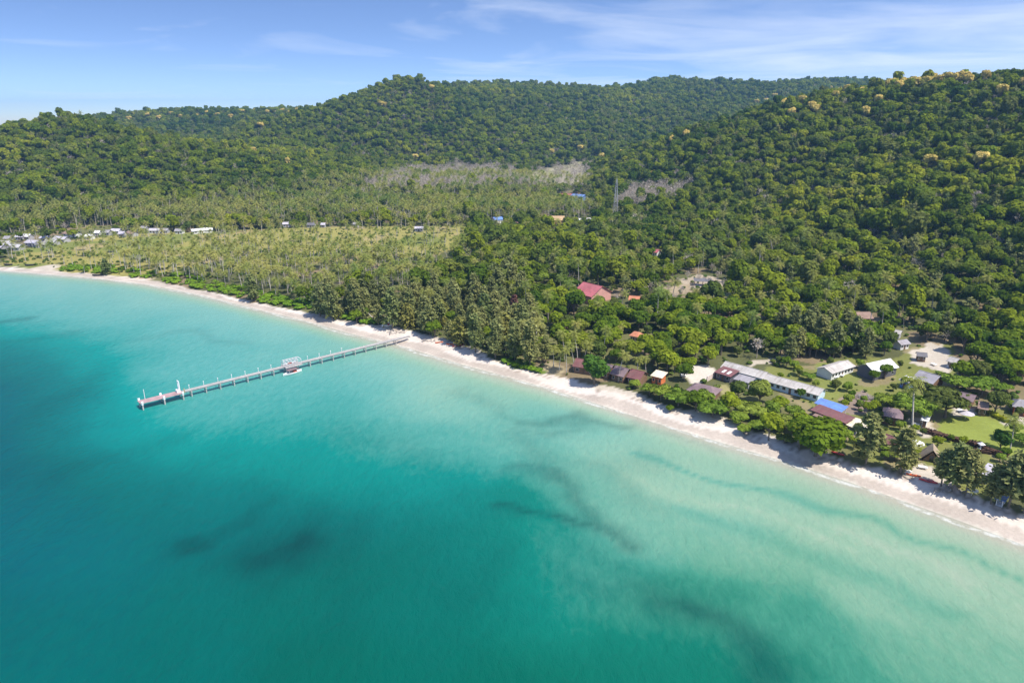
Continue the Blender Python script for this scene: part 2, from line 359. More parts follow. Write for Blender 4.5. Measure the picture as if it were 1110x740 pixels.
for p, c in (([(915,425),(935,418),(950,428),(940,442),(918,440)], (.26,.20,.16)), ([(776,413),(790,408),(795,420),(783,424)], (.30,.27,.12)),
             ([(735,303),(760,297),(775,300),(790,306),(770,314),(738,312)], (.40,.33,.24)), ([(715,312),(750,306),(755,316),(720,322)], (.33,.26,.17)),
             ([(815,388),(840,382),(856,378),(858,383),(840,389),(816,394)], (.48,.42,.33)), ([(615,345),(628,342),(632,360),(617,362)], (.42,.24,.15)),
             ([(1015,372),(1035,365),(1040,372),(1020,378)], (.38,.30,.19)), ([(130,297),(150,292),(165,296),(150,302)], (.45,.36,.25)),
             ([(20,286),(60,281),(65,288),(30,291)], (.48,.42,.34)), ([(900,365),(920,358),(915,372),(903,378)], (.35,.30,.18)),
             ([(855,465),(866,462),(866,478),(856,478)], (.45,.40,.33)), ([(1040,398),(1075,385),(1112,395),(1112,440),(1060,436),(1036,418)], (.21,.17,.09))):
    put(inside(Xw, Yw, PG(p, 5)), c)
OPEN = PH([(560,197),(580,185),(634,174),(636,198),(600,206)]); put(inside(Xw, Yw, OPEN), (.27, .26, .13)); put(inside(Xw, Yw, OPEN) & (vnoise(X, Y, .05, 61) > .2), (.21, .22, .10)); put(inside(Xw, Yw, OPEN) & (vnoise(X, Y, .09, 62) > .5), (.34, .31, .2))
DRYW = [PH([(405,206),(545,209),(562,202),(562,184),(500,178),(440,184),(405,196)]), PH([(552,204),(604,205),(640,198),(638,178),(615,182),(600,195),(552,196)]), PH([(672,224),(700,228),(738,218),(742,206),(712,202),(676,208)])]
for P in DRYW: put(inside(Xw, Yw, P), (.33, .295, .21))
sand = (Bd + vnoise(X, Y, .35, 31) * .9 < 0)
put(sand, (.645, .575, .51))
put(sand & (vnoise(X, Y, .12, 33) > .45), (.62, .54, .465))
wet = sand & (S < 4.2 + vnoise(X, Y, .06, 34) * 2.2); put(wet, (.46, .395, .335))
put(S < 0, (.56, .52, .44))
# wrack of drift litter along the upper beach
put(sand & (np.abs(Bd + 2.2 + vnoise(X, Y, .1, 36)) < .8) & (vnoise(X, Y, .5, 37) > .1), (.36, .30, .25))

m, t = mat("ground soil grass and sand")
at = N(t, "ShaderNodeAttribute", attribute_name="tone"); ge = N(t, "ShaderNodeNewGeometry")
n1 = N(t, "ShaderNodeTexNoise", i_Scale=.9, i_Detail=6.0, i_Roughness=.7); L(t, ge.outputs["Position"], n1.inputs["Vector"])
n2 = N(t, "ShaderNodeTexNoise", i_Scale=.09, i_Detail=4.0); L(t, ge.outputs["Position"], n2.inputs["Vector"])
ad = N(t, "ShaderNodeMath", operation='ADD'); L(t, n1.outputs[0], ad.inputs[0]); L(t, n2.outputs[0], ad.inputs[1])
mr = N(t, "ShaderNodeMapRange"); mr.inputs[1].default_value = .65; mr.inputs[2].default_value = 1.35; mr.inputs[3].default_value = .80; mr.inputs[4].default_value = 1.18
L(t, ad.outputs[0], mr.inputs[0])
mu = N(t, "ShaderNodeVectorMath", operation='MULTIPLY'); L(t, at.outputs["Color"], mu.inputs[0]); L(t, mr.outputs[0], mu.inputs[1])
b = N(t, "ShaderNodeBsdfPrincipled", i_Roughness=.95); b.inputs["Specular IOR Level"].default_value = .1
L(t, mu.outputs[0], b.inputs["Base Color"])
bp = N(t, "ShaderNodeBump", i_Strength=.5, i_Distance=.35); L(t, n1.outputs[0], bp.inputs["Height"]); L(t, bp.outputs[0], b.inputs["Normal"])
out(t, b.outputs[0])
grid_obj("ground", X, Y, Z, nx, ny, m, {"tone": gc})

# ------------------------------------------------------------------ the sea: depth over sand, channels and seagrass read off the bay
DEP = [(0,310,0.3),(60,330,0.36),(0,355,0.52),(0,385,0.72),(0,420,0.93),(60,400,0.72),(100,370,0.48),(100,440,0.7),(0,500,0.97),(0,600,0.93),(0,740,0.9),(150,330,0.28),(150,400,0.45),(200,350,0.33),(150,475,0.6),(100,560,0.88),(150,650,0.86),(250,740,0.84),(250,440,0.44),(250,500,0.62),(300,370,0.33),(330,430,0.42),(350,480,0.54),(300,560,0.84),(300,650,0.82),(400,400,0.26),(420,440,0.33),(450,480,0.42),(420,540,0.6),(420,620,0.76),(420,700,0.77),(500,430,0.19),(470,395,0.14),(380,375,0.2),(300,350,0.22),(200,325,0.2),(100,310,0.2),(1250,720,0.12),(1250,640,0.02),(-100,330,0.4),(-150,420,0.9),(-150,600,1.0),(-100,900,0.9),(300,900,0.85),(-300,310,0.5),(540,520,0.42),(560,470,0.26),(520,470,0.3),(560,440,0.27),(575,452,0.34),(600,447,0.28),(622,463,0.3),(660,478,0.2),(605,495,0.2),(655,520,0.25),(600,530,0.33),(555,560,0.5),(600,575,0.44),(580,600,0.53),(630,640,0.48),(530,600,0.66),(530,700,0.72),(640,700,0.62),(705,620,0.45),(700,480,0.18),(700,530,0.18),(720,580,0.33),(755,690,0.52),(700,720,0.6),(780,570,0.2),(800,510,0.15),(820,640,0.36),(860,700,0.42),(855,595,0.17),(900,540,0.13),(920,650,0.18),(950,720,0.33),(1000,570,0.11),(1005,645,0.14),(1055,695,0.18),(1100,615,0.11),(1100,720,0.2)]
def lp(x, y): return np.stack([x / np.maximum(y, 40), np.log(np.maximum(y, 40)) * 1.3], -1)
DW = np.array([gp(a, b) for a, b, _ in DEP]); DL = lp(DW[:, 0], DW[:, 1]); DV = np.array([d[2] for d in DEP])
_k = lambda d2: np.sqrt(d2 + .06 ** 2)
_C = np.linalg.solve(_k(((DL[:, None] - DL[None]) ** 2).sum(-1)) - np.eye(len(DL)) * .02, DV - .4)
sxs = np.unique(np.concatenate([-geo(470, 6000, 26), np.arange(-470, 290, 2.), geo(290, 2500, 26)]))
sys_ = np.unique(np.concatenate([[-2600,-1500,-800,-400,-200,-80,0,40], np.arange(70, 420, 2.), np.arange(420, 620, 4.), geo(620, 1500, 14)]))
SX, SY = np.meshgrid(sxs, sys_); SX = SX.ravel(); SY = SY.ravel()
wx = SX + vnoise(SX, SY, .035, 41) * 7 + vnoise(SX, SY, .16, 47) * 2.2; wy = SY + vnoise(SX, SY, .035, 42) * 7 + vnoise(SX, SY, .16, 48) * 2.2
q = lp(wx, wy); dep = np.full(len(SX), .4)
for k in range(len(DL)): dep += _C[k] * _k(((q - DL[k]) ** 2).sum(-1))
SS = -poly_sd(SX, SY, SH)
far = (SX < -900) | (SY < 0); dep = np.where(far, .9, dep)
dep = np.clip(dep, .115, 1) * sstep(SS, 0, 17)
def dist_line(x, y, pts):
    P = np.array([gp(*p) for p in pts]); d = np.abs(poly_sd(x, y, P)); return d
STREAK = [  # px polyline, half width m, change of depth (runnels between bars, + deeper)
 ([(700,488),(745,505),(800,522),(865,541),(955,571),(1025,600),(1105,628),(1200,668)], 1.9, .15), ([(745,549),(800,570),(880,606),(940,636),(1010,670)], 3.5, .09), ([(520,540),(600,565),(690,590),(770,620)], 5, .07),
 ([(430,455),(520,470),(600,500)], 8, .05),([(840,650),(900,690),(960,740)],4,.06),([(880,560),(960,596),(1060,640)],2.5,-.05),([(700,520),(800,545),(900,590)],3,-.05)]
for pts, wd, dv_ in STREAK:
    d = dist_line(wx, wy, pts); dep += dv_ * np.exp(-(d / wd) ** 2)
GRASS = [([(575,455),(600,459),(640,457),(690,466)], 2.6, .55), ([(560,462),(600,470),(640,464)], 1.6, .35), ([(555,515),(590,512),(640,560),(690,583)], 3.2, .60), ([(620,566),(680,578)], 2.6, .45),
 ([(300,605),(335,595),(360,575)], 8.5, .75), ([(325,612),(345,590)],5,.5), ([(205,592),(235,585),(270,555)], 3.2, .45), ([(0,350),(40,344)], 3.5, .5), ([(0,372),(80,362)], 5, .3), ([(110,408),(60,440),(0,470)], 6, .25), ([(60,520),(110,500),(180,470)], 4, .28),
 ([(735,665),(765,685),(800,722)], 3.6, .42), ([(760,690),(735,680)],3,.3), ([(590,495),(640,505),(700,500)],4,.16), ([(640,600),(690,620),(720,650)],3,.2), ([(700,460),(740,476),(760,484)],2,.22), ([(590,520),(575,500)], 3, .35), ([(500,425),(560,450)], 3, .22), ([(420,560),(520,540)], 5, .2), ([(280,740),(340,680),(370,640)], 5, .22),
 ([(500,640),(560,600)], 4, .18), ([(380,470),(460,500),(520,560)], 6, .16),([(150,366),(200,360),(260,372)],3,.2),([(60,480),(0,520)],6,.2),([(640,640),(700,660)],6,.3)]
gr = np.zeros(len(SX))
wx2 = SX + vnoise(SX, SY, .09, 43) * 4 + vnoise(SX, SY, .3, 49) * 1.6; wy2 = SY + vnoise(SX, SY, .09, 44) * 4 + vnoise(SX, SY, .3, 50) * 1.6
GRASS = [(p_, w_ * 1.4, s_ * .68) for p_, w_, s_ in GRASS] + [([(308,615),(330,603),(352,582)], 7.5, .85), ([(335,590),(390,560)], 10, .35), ([(728,668),(770,690),(815,730)], 6.5, .6), ([(700,640),(740,672)], 6, .3), ([(212,594),(236,586)], 4, .6), ([(235,580),(275,553)], 4, .3), ([(537,556),(600,560),(650,570),(701,590)], 2.6, .55), ([(560,470),(585,500)], 7, .2), ([(640,500),(700,540)], 6, .16)]
for pts, wd, s_ in GRASS:
    d = dist_line(wx2, wy2, pts); gr = np.maximum(gr, s_ * np.exp(-(d / wd) ** 2))
SILT = [(0,300,0),(0,450,0),(0,600,.05),(0,740,.35),(200,400,.1),(200,560,.25),(200,740,.55),(400,400,.25),(400,520,.45),(400,640,.75),(400,740,.9),(600,450,.5),(600,560,.75),(600,740,1),(800,520,.75),(800,620,1),(800,740,1),(1000,600,.9),(1000,740,1),(1200,700,1),(300,340,.05)]
TW = np.array([gp(a_, b_) for a_, b_, _ in SILT]); TL = lp(TW[:, 0], TW[:, 1]); silt = np.zeros(len(SX)); wsum = np.zeros(len(SX))
for k in range(len(TL)):
    w_ = 1 / (((q - TL[k]) ** 2).sum(-1) + .004) ** 1.5; silt += w_ * SILT[k][2]; wsum += w_
silt /= wsum
m, t = mat("sea water")
a1 = N(t, "ShaderNodeAttribute", attribute_name="depth"); a2 = N(t, "ShaderNodeAttribute", attribute_name="seagrass"); a3 = N(t, "ShaderNodeAttribute", attribute_name="offshore")
ge = N(t, "ShaderNodeNewGeometry")
mpn = N(t, "ShaderNodeMapping"); mpn.inputs["Rotation"].default_value = (0, 0, R(40)); mpn.inputs["Scale"].default_value = (1, .28, 1); L(t, ge.outputs["Position"], mpn.inputs[0])
nb = N(t, "ShaderNodeTexNoise", i_Scale=.055, i_Detail=6.0, i_Roughness=.6, i_Distortion=.4); L(t, mpn.outputs[0], nb.inputs["Vector"])
mp2 = N(t, "ShaderNodeMapping"); mp2.inputs["Rotation"].default_value = (0, 0, R(-35)); mp2.inputs["Scale"].default_value = (1, .55, 1); L(t, ge.outputs["Position"], mp2.inputs[0])
nf = N(t, "ShaderNodeTexNoise", i_Scale=.42, i_Detail=7.0, i_Roughness=.68, i_Distortion=.3); L(t, mp2.outputs[0], nf.inputs["Vector"])
k1 = N(t, "ShaderNodeMath", operation='MULTIPLY_ADD', i_1=.10, i_2=-.05); L(t, nb.outputs[0], k1.inputs[0])
k2 = N(t, "ShaderNodeMath", operation='MULTIPLY_ADD', i_1=.17, i_2=-.085); L(t, nf.outputs[0], k2.inputs[0])
k3 = N(t, "ShaderNodeMath", operation='ADD'); L(t, k1.outputs[0], k3.inputs[0]); L(t, k2.outputs[0], k3.inputs[1])
ofs = N(t, "ShaderNodeMapRange"); ofs.inputs[1].default_value = 1; ofs.inputs[2].default_value = 30; L(t, a3.outputs["Fac"], ofs.inputs[0])
k4 = N(t, "ShaderNodeMath", operation='MULTIPLY_ADD'); L(t, k3.outputs[0], k4.inputs[0]); L(t, ofs.outputs[0], k4.inputs[1]); L(t, a1.outputs["Fac"], k4.inputs[2])
def s2l(c): return tuple((v / 255 / 12.92 if v / 255 <= .04045 else ((v / 255 + .055) / 1.055) ** 2.4) for v in c)
RAMP_CLEAR = [(0, (206,197,180)), (.04, (188,208,186)), (.12, (160,206,182)), (.25, (140,202,190)), (.38, (108,190,182)), (.52, (0,166,158)), (.70, (0,134,131)), (.86, (0,115,114)), (1, (0,98,110))]
RAMP_SILT = [(0, (206,197,180)), (.04, (182,200,174)), (.12, (156,192,161)), (.25, (118,176,145)), (.38, (72,155,127)), (.52, (10,124,101)), (.70, (0,109,90)), (.86, (0,102,85)), (1, (0,90,78))]
WATER_GAIN = .62
k6 = N(t, "ShaderNodeMapRange"); k6.inputs[1].default_value = 3; k6.inputs[2].default_value = 14; k6.inputs[4].default_value = .055; L(t, a3.outputs["Fac"], k6.inputs[0])
k5 = N(t, "ShaderNodeMath", operation='SMOOTH_MAX', i_2=.05); L(t, k4.outputs[0], k5.inputs[0]); L(t, k6.outputs[0], k5.inputs[1])
def ramp(RP):
    rp = N(t, "ShaderNodeValToRGB"); els = rp.color_ramp.elements
    for i in range(len(RP) - 2): els.new(.5)
    for i, (p, c) in enumerate(RP):
        els[i].position = p; els[i].color = (*[v * WATER_GAIN for v in s2l(c)], 1)
    L(t, k5.outputs[0], rp.inputs[0]); return rp
r_a, r_b = ramp(RAMP_CLEAR), ramp(RAMP_SILT); a4 = N(t, "ShaderNodeAttribute", attribute_name="silt")
rp = N(t, "ShaderNodeMixRGB"); L(t, a4.outputs["Fac"], rp.inputs[0]); L(t, r_a.outputs[0], rp.inputs[1]); L(t, r_b.outputs[0], rp.inputs[2])
mg = N(t, "ShaderNodeMixRGB"); mg.inputs[2].default_value = (.001, .045, .042, 1); L(t, rp.outputs[0], mg.inputs[1])
kg = N(t, "ShaderNodeMath", operation='MULTIPLY'); L(t, a2.outputs["Fac"], kg.inputs[0])
mrg = N(t, "ShaderNodeMapRange"); mrg.inputs[1].default_value = .36; mrg.inputs[2].default_value = .60; mrg.inputs[3].default_value = .75; mrg.inputs[4].default_value = 1.1; L(t, nb.outputs[0], mrg.inputs[0]); L(t, mrg.outputs[0], kg.inputs[1])
L(t, kg.outputs[0], mg.inputs[0])
# swash foam: broken white lines a few metres off the sand
nfo = N(t, "ShaderNodeTexNoise", i_Scale=.30, i_Detail=6.0, i_Roughness=.7); L(t, ge.outputs["Position"], nfo.inputs["Vector"])
nfo2 = N(t, "ShaderNodeTexNoise", i_Scale=.035, i_Detail=2.0); L(t, ge.outputs["Position"], nfo2.inputs["Vector"])
f0 = N(t, "ShaderNodeMath", operation='MULTIPLY_ADD', i_1=7.0, i_2=-3.4); L(t, nfo2.outputs[0], f0.inputs[0])
f1 = N(t, "ShaderNodeMath", operation='MULTIPLY_ADD', i_1=2.4); L(t, nfo.outputs[0], f1.inputs[0]); L(t, f0.outputs[0], f1.inputs[2])
f2 = N(t, "ShaderNodeMath", operation='SUBTRACT'); L(t, a3.outputs["Fac"], f2.inputs[0]); L(t, f1.outputs[0], f2.inputs[1])
f3 = N(t, "ShaderNodeMath", operation='ABSOLUTE'); L(t, f2.outputs[0], f3.inputs[0])
f4 = N(t, "ShaderNodeMapRange"); f4.inputs[1].default_value = .35; f4.inputs[2].default_value = 1.3; f4.inputs[3].default_value = .5; f4.inputs[4].default_value = 0; L(t, f3.outputs[0], f4.inputs[0])
f5 = N(t, "ShaderNodeMapRange"); f5.inputs[1].default_value = .42; f5.inputs[2].default_value = .58; L(t, nfo.outputs[0], f5.inputs[0])
f6 = N(t, "ShaderNodeMath", operation='MULTIPLY'); L(t, f4.outputs[0], f6.inputs[0]); L(t, f5.outputs[0], f6.inputs[1])
mf = N(t, "ShaderNodeMixRGB"); mf.inputs[2].default_value = (.78, .80, .78, 1); L(t, mg.outputs[0], mf.inputs[1]); L(t, f6.outputs[0], mf.inputs[0])
b = N(t, "ShaderNodeBsdfPrincipled", i_Roughness=.16, i_IOR=1.33); L(t, mf.outputs[0], b.inputs["Base Color"]); b.inputs["Specular IOR Level"].default_value = .2
bp = N(t, "ShaderNodeBump", i_Strength=1.0, i_Distance=.45); L(t, nf.outputs[0], bp.inputs["Height"])
L(t, bp.outputs[0], b.inputs["Normal"]); out(t, b.outputs[0])
grid_obj("sea_water", SX, SY, np.zeros(len(SX)), len(sxs), len(sys_), m, {"depth": dep, "seagrass": gr, "offshore": SS, "silt": silt})

# ------------------------------------------------------------------ the air
hb = MB().box(-6900, 6900, -3000, 6900, -8, 272); ho = hb.obj("haze", []); 
hm, t = mat("pale humid air"); pv = N(t, "ShaderNodeVolumePrincipled"); pv.inputs["Color"].default_value = (.32, .64, 1.0, 1); pv.inputs["Density"].default_value = .000115; pv.inputs["Anisotropy"].default_value = .2
o_ = N(t, "ShaderNodeOutputMaterial"); L(t, pv.outputs[0], o_.inputs["Volume"]); ho.data.materials.append(hm); ho["kind"] = "stuff"; ho["label"] = "thin pale blue haze over the bay and hills"
try: hm.volume_intersection_method = 'FAST'
except Exception: pass
ho.data.update()

# ------------------------------------------------------------------ plants, built once per form
def unit(v): return v / (np.linalg.norm(v, axis=-1, keepdims=True) + 1e-9)
def crown_mb(seed, R_, z0, z1, lobes, leaves, leaf, flat=1.0, core=.74, spread=.62):
    r = np.random.default_rng(seed); mb = MB(); hz = (z1 - z0) / 2; cz = (z0 + z1) / 2; cs = []
    for k in range(lobes):
        if k == 0: c = np.array([0, 0, cz + .15 * hz]); rr = .60
        else:
            a = 2 * math.pi * (k * .618 + r.uniform(-.06, .06)); q = spread * math.sqrt(r.uniform(.35, 1)); e = r.uniform(-.55, .75)
            c = np.array([math.cos(a) * q * R_, math.sin(a) * q * R_, cz + e * hz * .62]); rr = r.uniform(.28, .46)
        cs.append((c, rr))
    wts = np.array([q[1] ** 2 for q in cs]); wts /= wts.sum()
    for (c, rr), f in zip(cs, wts):
        rx = rr * R_; rz = rr * hz * 1.05 * flat
        mb.blob(c, rx * core, rx * core, rz * core, r=r)
        n = max(12, int(leaves * f)); d = unit(r.normal(size=(n, 3))); d[:, 2] = np.where(d[:, 2] < -.35, -d[:, 2], d[:, 2])
        P = c + d * np.array([rx, rx, rz]) * r.uniform(.78, 1.12, (n, 1))
        Nn = unit(d + r.normal(scale=.27, size=(n, 3)) + np.array([0, 0, .35]))
        mb.quads(P, Nn, leaf * r.uniform(.65, 1.35, n), 1.15, r)
    return mb
def trunk_mb(seed, h, r0, top, R_, limbs=5):
    r = np.random.default_rng(seed); mb = MB()
    b1 = r.uniform(-.05, .05, 2) * h
    mb.tube([(0, 0, -.6), (b1[0] * .4, b1[1] * .4, h * .5), (b1[0], b1[1], h), (b1[0], b1[1], h + (top - h) * .6)], [r0 * 1.25, r0, r0 * .8, r0 * .3], 6)
    for k in range(limbs):
        a = 2 * math.pi * k / limbs + r.uniform(0, .8); q = R_ * r.uniform(.5, .8); z = h * r.uniform(.7, 1)
        mb.tube([(b1[0] * .8, b1[1] * .8, z), (math.cos(a) * q * .5, math.sin(a) * q * .5, z + (top - z) * .3), (math.cos(a) * q, math.sin(a) * q, z + (top - z) * .55)], [r0 * .55, r0 * .35, r0 * .12], 5)
    return mb
def cas_mb(seed, H_, R_, sprays=58, per=13, low=.16):
    r = np.random.default_rng(seed); mb = MB()
    for k in range(sprays):
        h = (low + (1 - low) * (k + r.uniform()) / sprays); ln = R_ * (1 - .80 * max(h - .42, 0) ** 1.7 / .40) * r.uniform(.55, 1.1) * (.65 + .35 * min(1, (h - low) / .2)); a = r.uniform(0, 6.28)
        el = r.uniform(.0, .7); d = np.array([math.cos(a) * math.cos(el), math.sin(a) * math.cos(el), math.sin(el)])
        tt = r.uniform(.2, 1.05, per) ** .8
        P = np.array([0, 0, h * H_ * .96]) + d * (ln * tt)[:, None] + np.array([0, 0, -1.]) * (ln * .35 * tt ** 2)[:, None] + r.normal(scale=.42, size=(per, 3))
        T = unit(d + r.normal(scale=.5, size=(per, 3)) + np.array([0, 0, -.35])); Nn = unit(np.array([0, 0, .8]) + .9 * d + r.normal(scale=.5, size=(per, 3)))
        mb.quads(P, Nn, r.uniform(.22, .40, per), 2.3, r, T=T)
    return mb
def cas_trunk(seed, H_, R_):
    r = np.random.default_rng(seed); mb = MB(); b = r.uniform(-.4, .4, 2)
    mb.tube([(0, 0, -.6), (b[0], b[1], H_ * .4), (b[0] * 1.4, b[1] * 1.2, H_ * .75), (b[0], b[1], H_ * .97)], [.3, .22, .13, .03], 6)
    for k in range(14):
        h = H_ * r.uniform(.15, .85); a = r.uniform(0, 6.28); q = R_ * r.uniform(.4, .75) * (1.15 - h / H_)
        mb.tube([(b[0], b[1], h), (b[0] + math.cos(a) * q, b[1] + math.sin(a) * q, h + q * .45)], [.08, .02], 4)
    return mb
def palm_top(h, bend): return np.array([bend, bend * .3, h])
def palm_trunk(h, bend):
    mb = MB(); pts = [(bend * t ** 2, bend * .3 * t ** 2, -.4 + (h + .4) * t) for t in (0, .2, .4, .6, .8, 1)]
    mb.tube(pts, [.30, .21, .18, .165, .15, .14], 7); return mb
def palm_crown(seed, h, bend, fr=19, ln=4.3, seg=8):
    r = np.random.default_rng(seed); mb = MB(); top = palm_top(h, bend); mb.blob(top, .35, .35, .5, r=r)
    for k in range(fr):
        a = k * 2.39996 + r.uniform(-.2, .2); el = R(78 - 112 * (k / fr) ** .9 + r.uniform(-6, 6)); l_ = ln * r.uniform(.8, 1.08); p = top.copy(); step = l_ / seg
        for s_ in range(seg):
            d = np.array([math.cos(a) * math.cos(el), math.sin(a) * math.cos(el), math.sin(el)]); side = np.array([-math.sin(a), math.cos(a), 0]); up = np.cross(d, side)
            p2 = p + d * step; lw = .78 * math.sin(math.pi * (.12 + .8 * (s_ + .5) / seg)) + .12
            for sg in (1, -1):
                tip = side * sg * lw + d * step * .5 - np.abs(up) * 0 - np.array([0, 0, lw * .42])
                mb.add([p, p + d * step * .62, p + d * step * .62 + tip, p + d * step * .15 + tip * .92], [(0, 1, 2, 3)])
            p = p2; el -= R(9.5 + 3 * s_ / seg + (3 if k < 8 else 0))
    if True:
        for k in range(5): mb.blob(top + np.array([math.cos(k*1.3)*.4, math.sin(k*1.3)*.4, -.45]), .16, .16, .2, r=r, nu=5, nv=4)
    return mb
def bare_mb(seed, H_, R_):
    r = np.random.default_rng(seed); mb = MB(); mb.tube([(0,0,-.5),(0,0,H_*.5),(r.uniform(-.5,.5),0,H_*.9)], [.26,.18,.06], 5)
    for k in range(16):
        h = H_ * r.uniform(.3, .85); a = r.uniform(0, 6.28); q = R_ * r.uniform(.5, 1)
        mb.tube([(0,0,h),(math.cos(a)*q*.6, math.sin(a)*q*.6, h+q*.55),(math.cos(a+.3)*q, math.sin(a+.3)*q, h+q*.95)], [.10,.06,.02], 4, cap=False)
    n = 70; d = unit(r.normal(size=(n,3))); P = np.array([0,0,H_*.68]) + d*np.array([R_,R_,H_*.34])*r.uniform(.4,1,(n,1))
    mb.quads(P, unit(r.normal(size=(n,3))), r.uniform(.18,.34,n), 2.4, r)
    return mb

FORM = {}     # form -> list of (trunk mesh, crown mesh)
FORM["broadleaf"] = [(trunk_mb(s, 4.0, .32, 9.5, 4.5).mesh("trunk", M_BARK), crown_mb(s, 5.2, 2.8, 11.5, 11, 820, .52).mesh("crown", M_BROAD)) for s in range(5)]
FORM["spreading"] = [(trunk_mb(30 + s, 3.0, .34, 6.4, 6).mesh("trunk", M_BARK), crown_mb(30 + s, 6.8, 3.0, 7.6, 16, 1000, .52, .8, .7, .74).mesh("crown", M_BRIGHT)) for s in range(4)]
FORM["round"] = [(trunk_mb(50 + s, 2.0, .3, 7, 4).mesh("trunk", M_BARK), crown_mb(50 + s, 5.6, 1.0, 10.4, 9, 1200, .42, 1.1, .86, .45).mesh("crown", M_DARK)) for s in range(2)]
FORM["low_broad"] = [(trunk_mb(68, 2.0, .45, 7, 6).mesh("trunk", M_BARK), crown_mb(68, 6.6, .5, 11.6, 18, 1900, .46, 1.0, .8, .72).mesh("crown", M_BROAD))]
FORM["umbrella"] = [(trunk_mb(60, 3.2, .4, 7, 6).mesh("trunk", M_BARK), crown_mb(60, 7, 3.4, 8.6, 16, 1000, .5, .8, .72, .74).mesh("crown", M_OLIVE))]
FORM["olive_round"] = [(trunk_mb(64, 2.2, .3, 7, 4).mesh("trunk", M_BARK), crown_mb(64, 5.0, 1.4, 9.4, 9, 1000, .42, 1.1, .84, .5).mesh("crown", M_OLIVE))]
FORM["bright_round"] = [(trunk_mb(66, 2.2, .3, 7, 4).mesh("trunk", M_BARK), crown_mb(66, 5.4, 1.2, 9.6, 10, 1100, .45, 1.1, .82, .52).mesh("crown", M_BRIGHT))]
FORM["casuarina"] = [(cas_trunk(70 + s, 17, 4.2).mesh("trunk", M_BARK), cas_mb(70 + s, 17, 4.7 + .5 * (s % 2), 104, 17).mesh("crown", M_CAS)) for s in range(5)]
FORM["casuarina_open"] = [(cas_trunk(80 + s, 16, 4.2).mesh("trunk", M_BARK), cas_mb(80 + s, 16, 4.6, 92, 16, .26).mesh("crown", M_CAS)) for s in range(3)]
FORM["casuarina_yellow"] = [(cas_trunk(85, 13, 4).mesh("trunk", M_BARK), cas_mb(85, 13, 4.6, 74, 14, .12).mesh("crown", M_CASY))]
FORM["dead"] = [(cas_trunk(88, 15, 2.4).mesh("trunk", M_BARK), cas_mb(88, 15, 2.5, 60, 12, .1).mesh("crown", M_RED))]
PB = [(11, 1.2), (13.5, 2.2), (9, .6), (12.5, -1.4), (15, .8)]
FORM["palm"] = [(palm_trunk(h, b_).mesh("trunk", M_PALMBARK, True), palm_crown(90 + i, h, b_).mesh("crown", M_PALM)) for i, (h, b_) in enumerate(PB)]
_pt = MB(); _pt.tube([(-1.6,0,-.5),(-1.2,0,2),(-.2,0,6),(.9,0,11),(1.6,.1,15.2)], [.48,.30,.25,.22,.19], 8)
FORM["palm_tall"] = [(_pt.mesh("trunk", M_PALMBARK, True), palm_crown(99, 15.2, 1.6, 24, 4.9).mesh("crown", M_PALM))]
FORM["flowering"] = [(trunk_mb(100 + s, 4, .32, 9, 4).mesh("trunk", M_BARK), crown_mb(100 + s, 4.8, 3.5, 10.5, 10, 420, .6, core=.6).mesh("crown", M_YEL)) for s in range(3)]
FORM["bare"] = [(MB().tube([(0,0,-.5),(0,0,2)], [.22,.2], 5).mesh("trunk", M_BARK), bare_mb(110 + s, 11, 4.2).mesh("crown", M_DRY)) for s in range(3)]
FORM["shrub"] = [(None, crown_mb(120 + s, 1.9, -.3, 2.3, 7, 260, .30, 1.0, .8, .6).mesh("foliage", M_SHRUB)) for s in range(4)]
FORM["beach_shrub"] = [(None, crown_mb(130 + s, 3.0, -.6, 2.8, 9, 380, .36, .95, .82, .66).mesh("foliage", M_VINE)) for s in range(3)]
COUNT = {}
def plant(form, kind, x, y, label, cat, group=None, s=1.0, sz=None, rz=None, var=None, z=None):
    tr, cr_ = FORM[form][rnd.randrange(len(FORM[form])) if var is None else var]
    z = H1(x, y) if z is None else z; rz = rnd.uniform(0, 6.28) if rz is None else rz
    COUNT[kind] = COUNT.get(kind, 0) + 1
    if tr is None:
        o = bpy.data.objects.new(kind, cr_); COL.objects.link(o); o.location = (x, y, z); o.rotation_euler = (0, 0, rz); o.scale = (s, s, sz or s)
        return tag(o, label, cat, group)
    o = thing(kind, label, cat, (x, y, z), rz, group, (s, s, sz or s))
    for nm, me in (("trunk", tr), ("crown", cr_)):
        c = bpy.data.objects.new(nm, me); COL.objects.link(c); c.parent = o
    return o

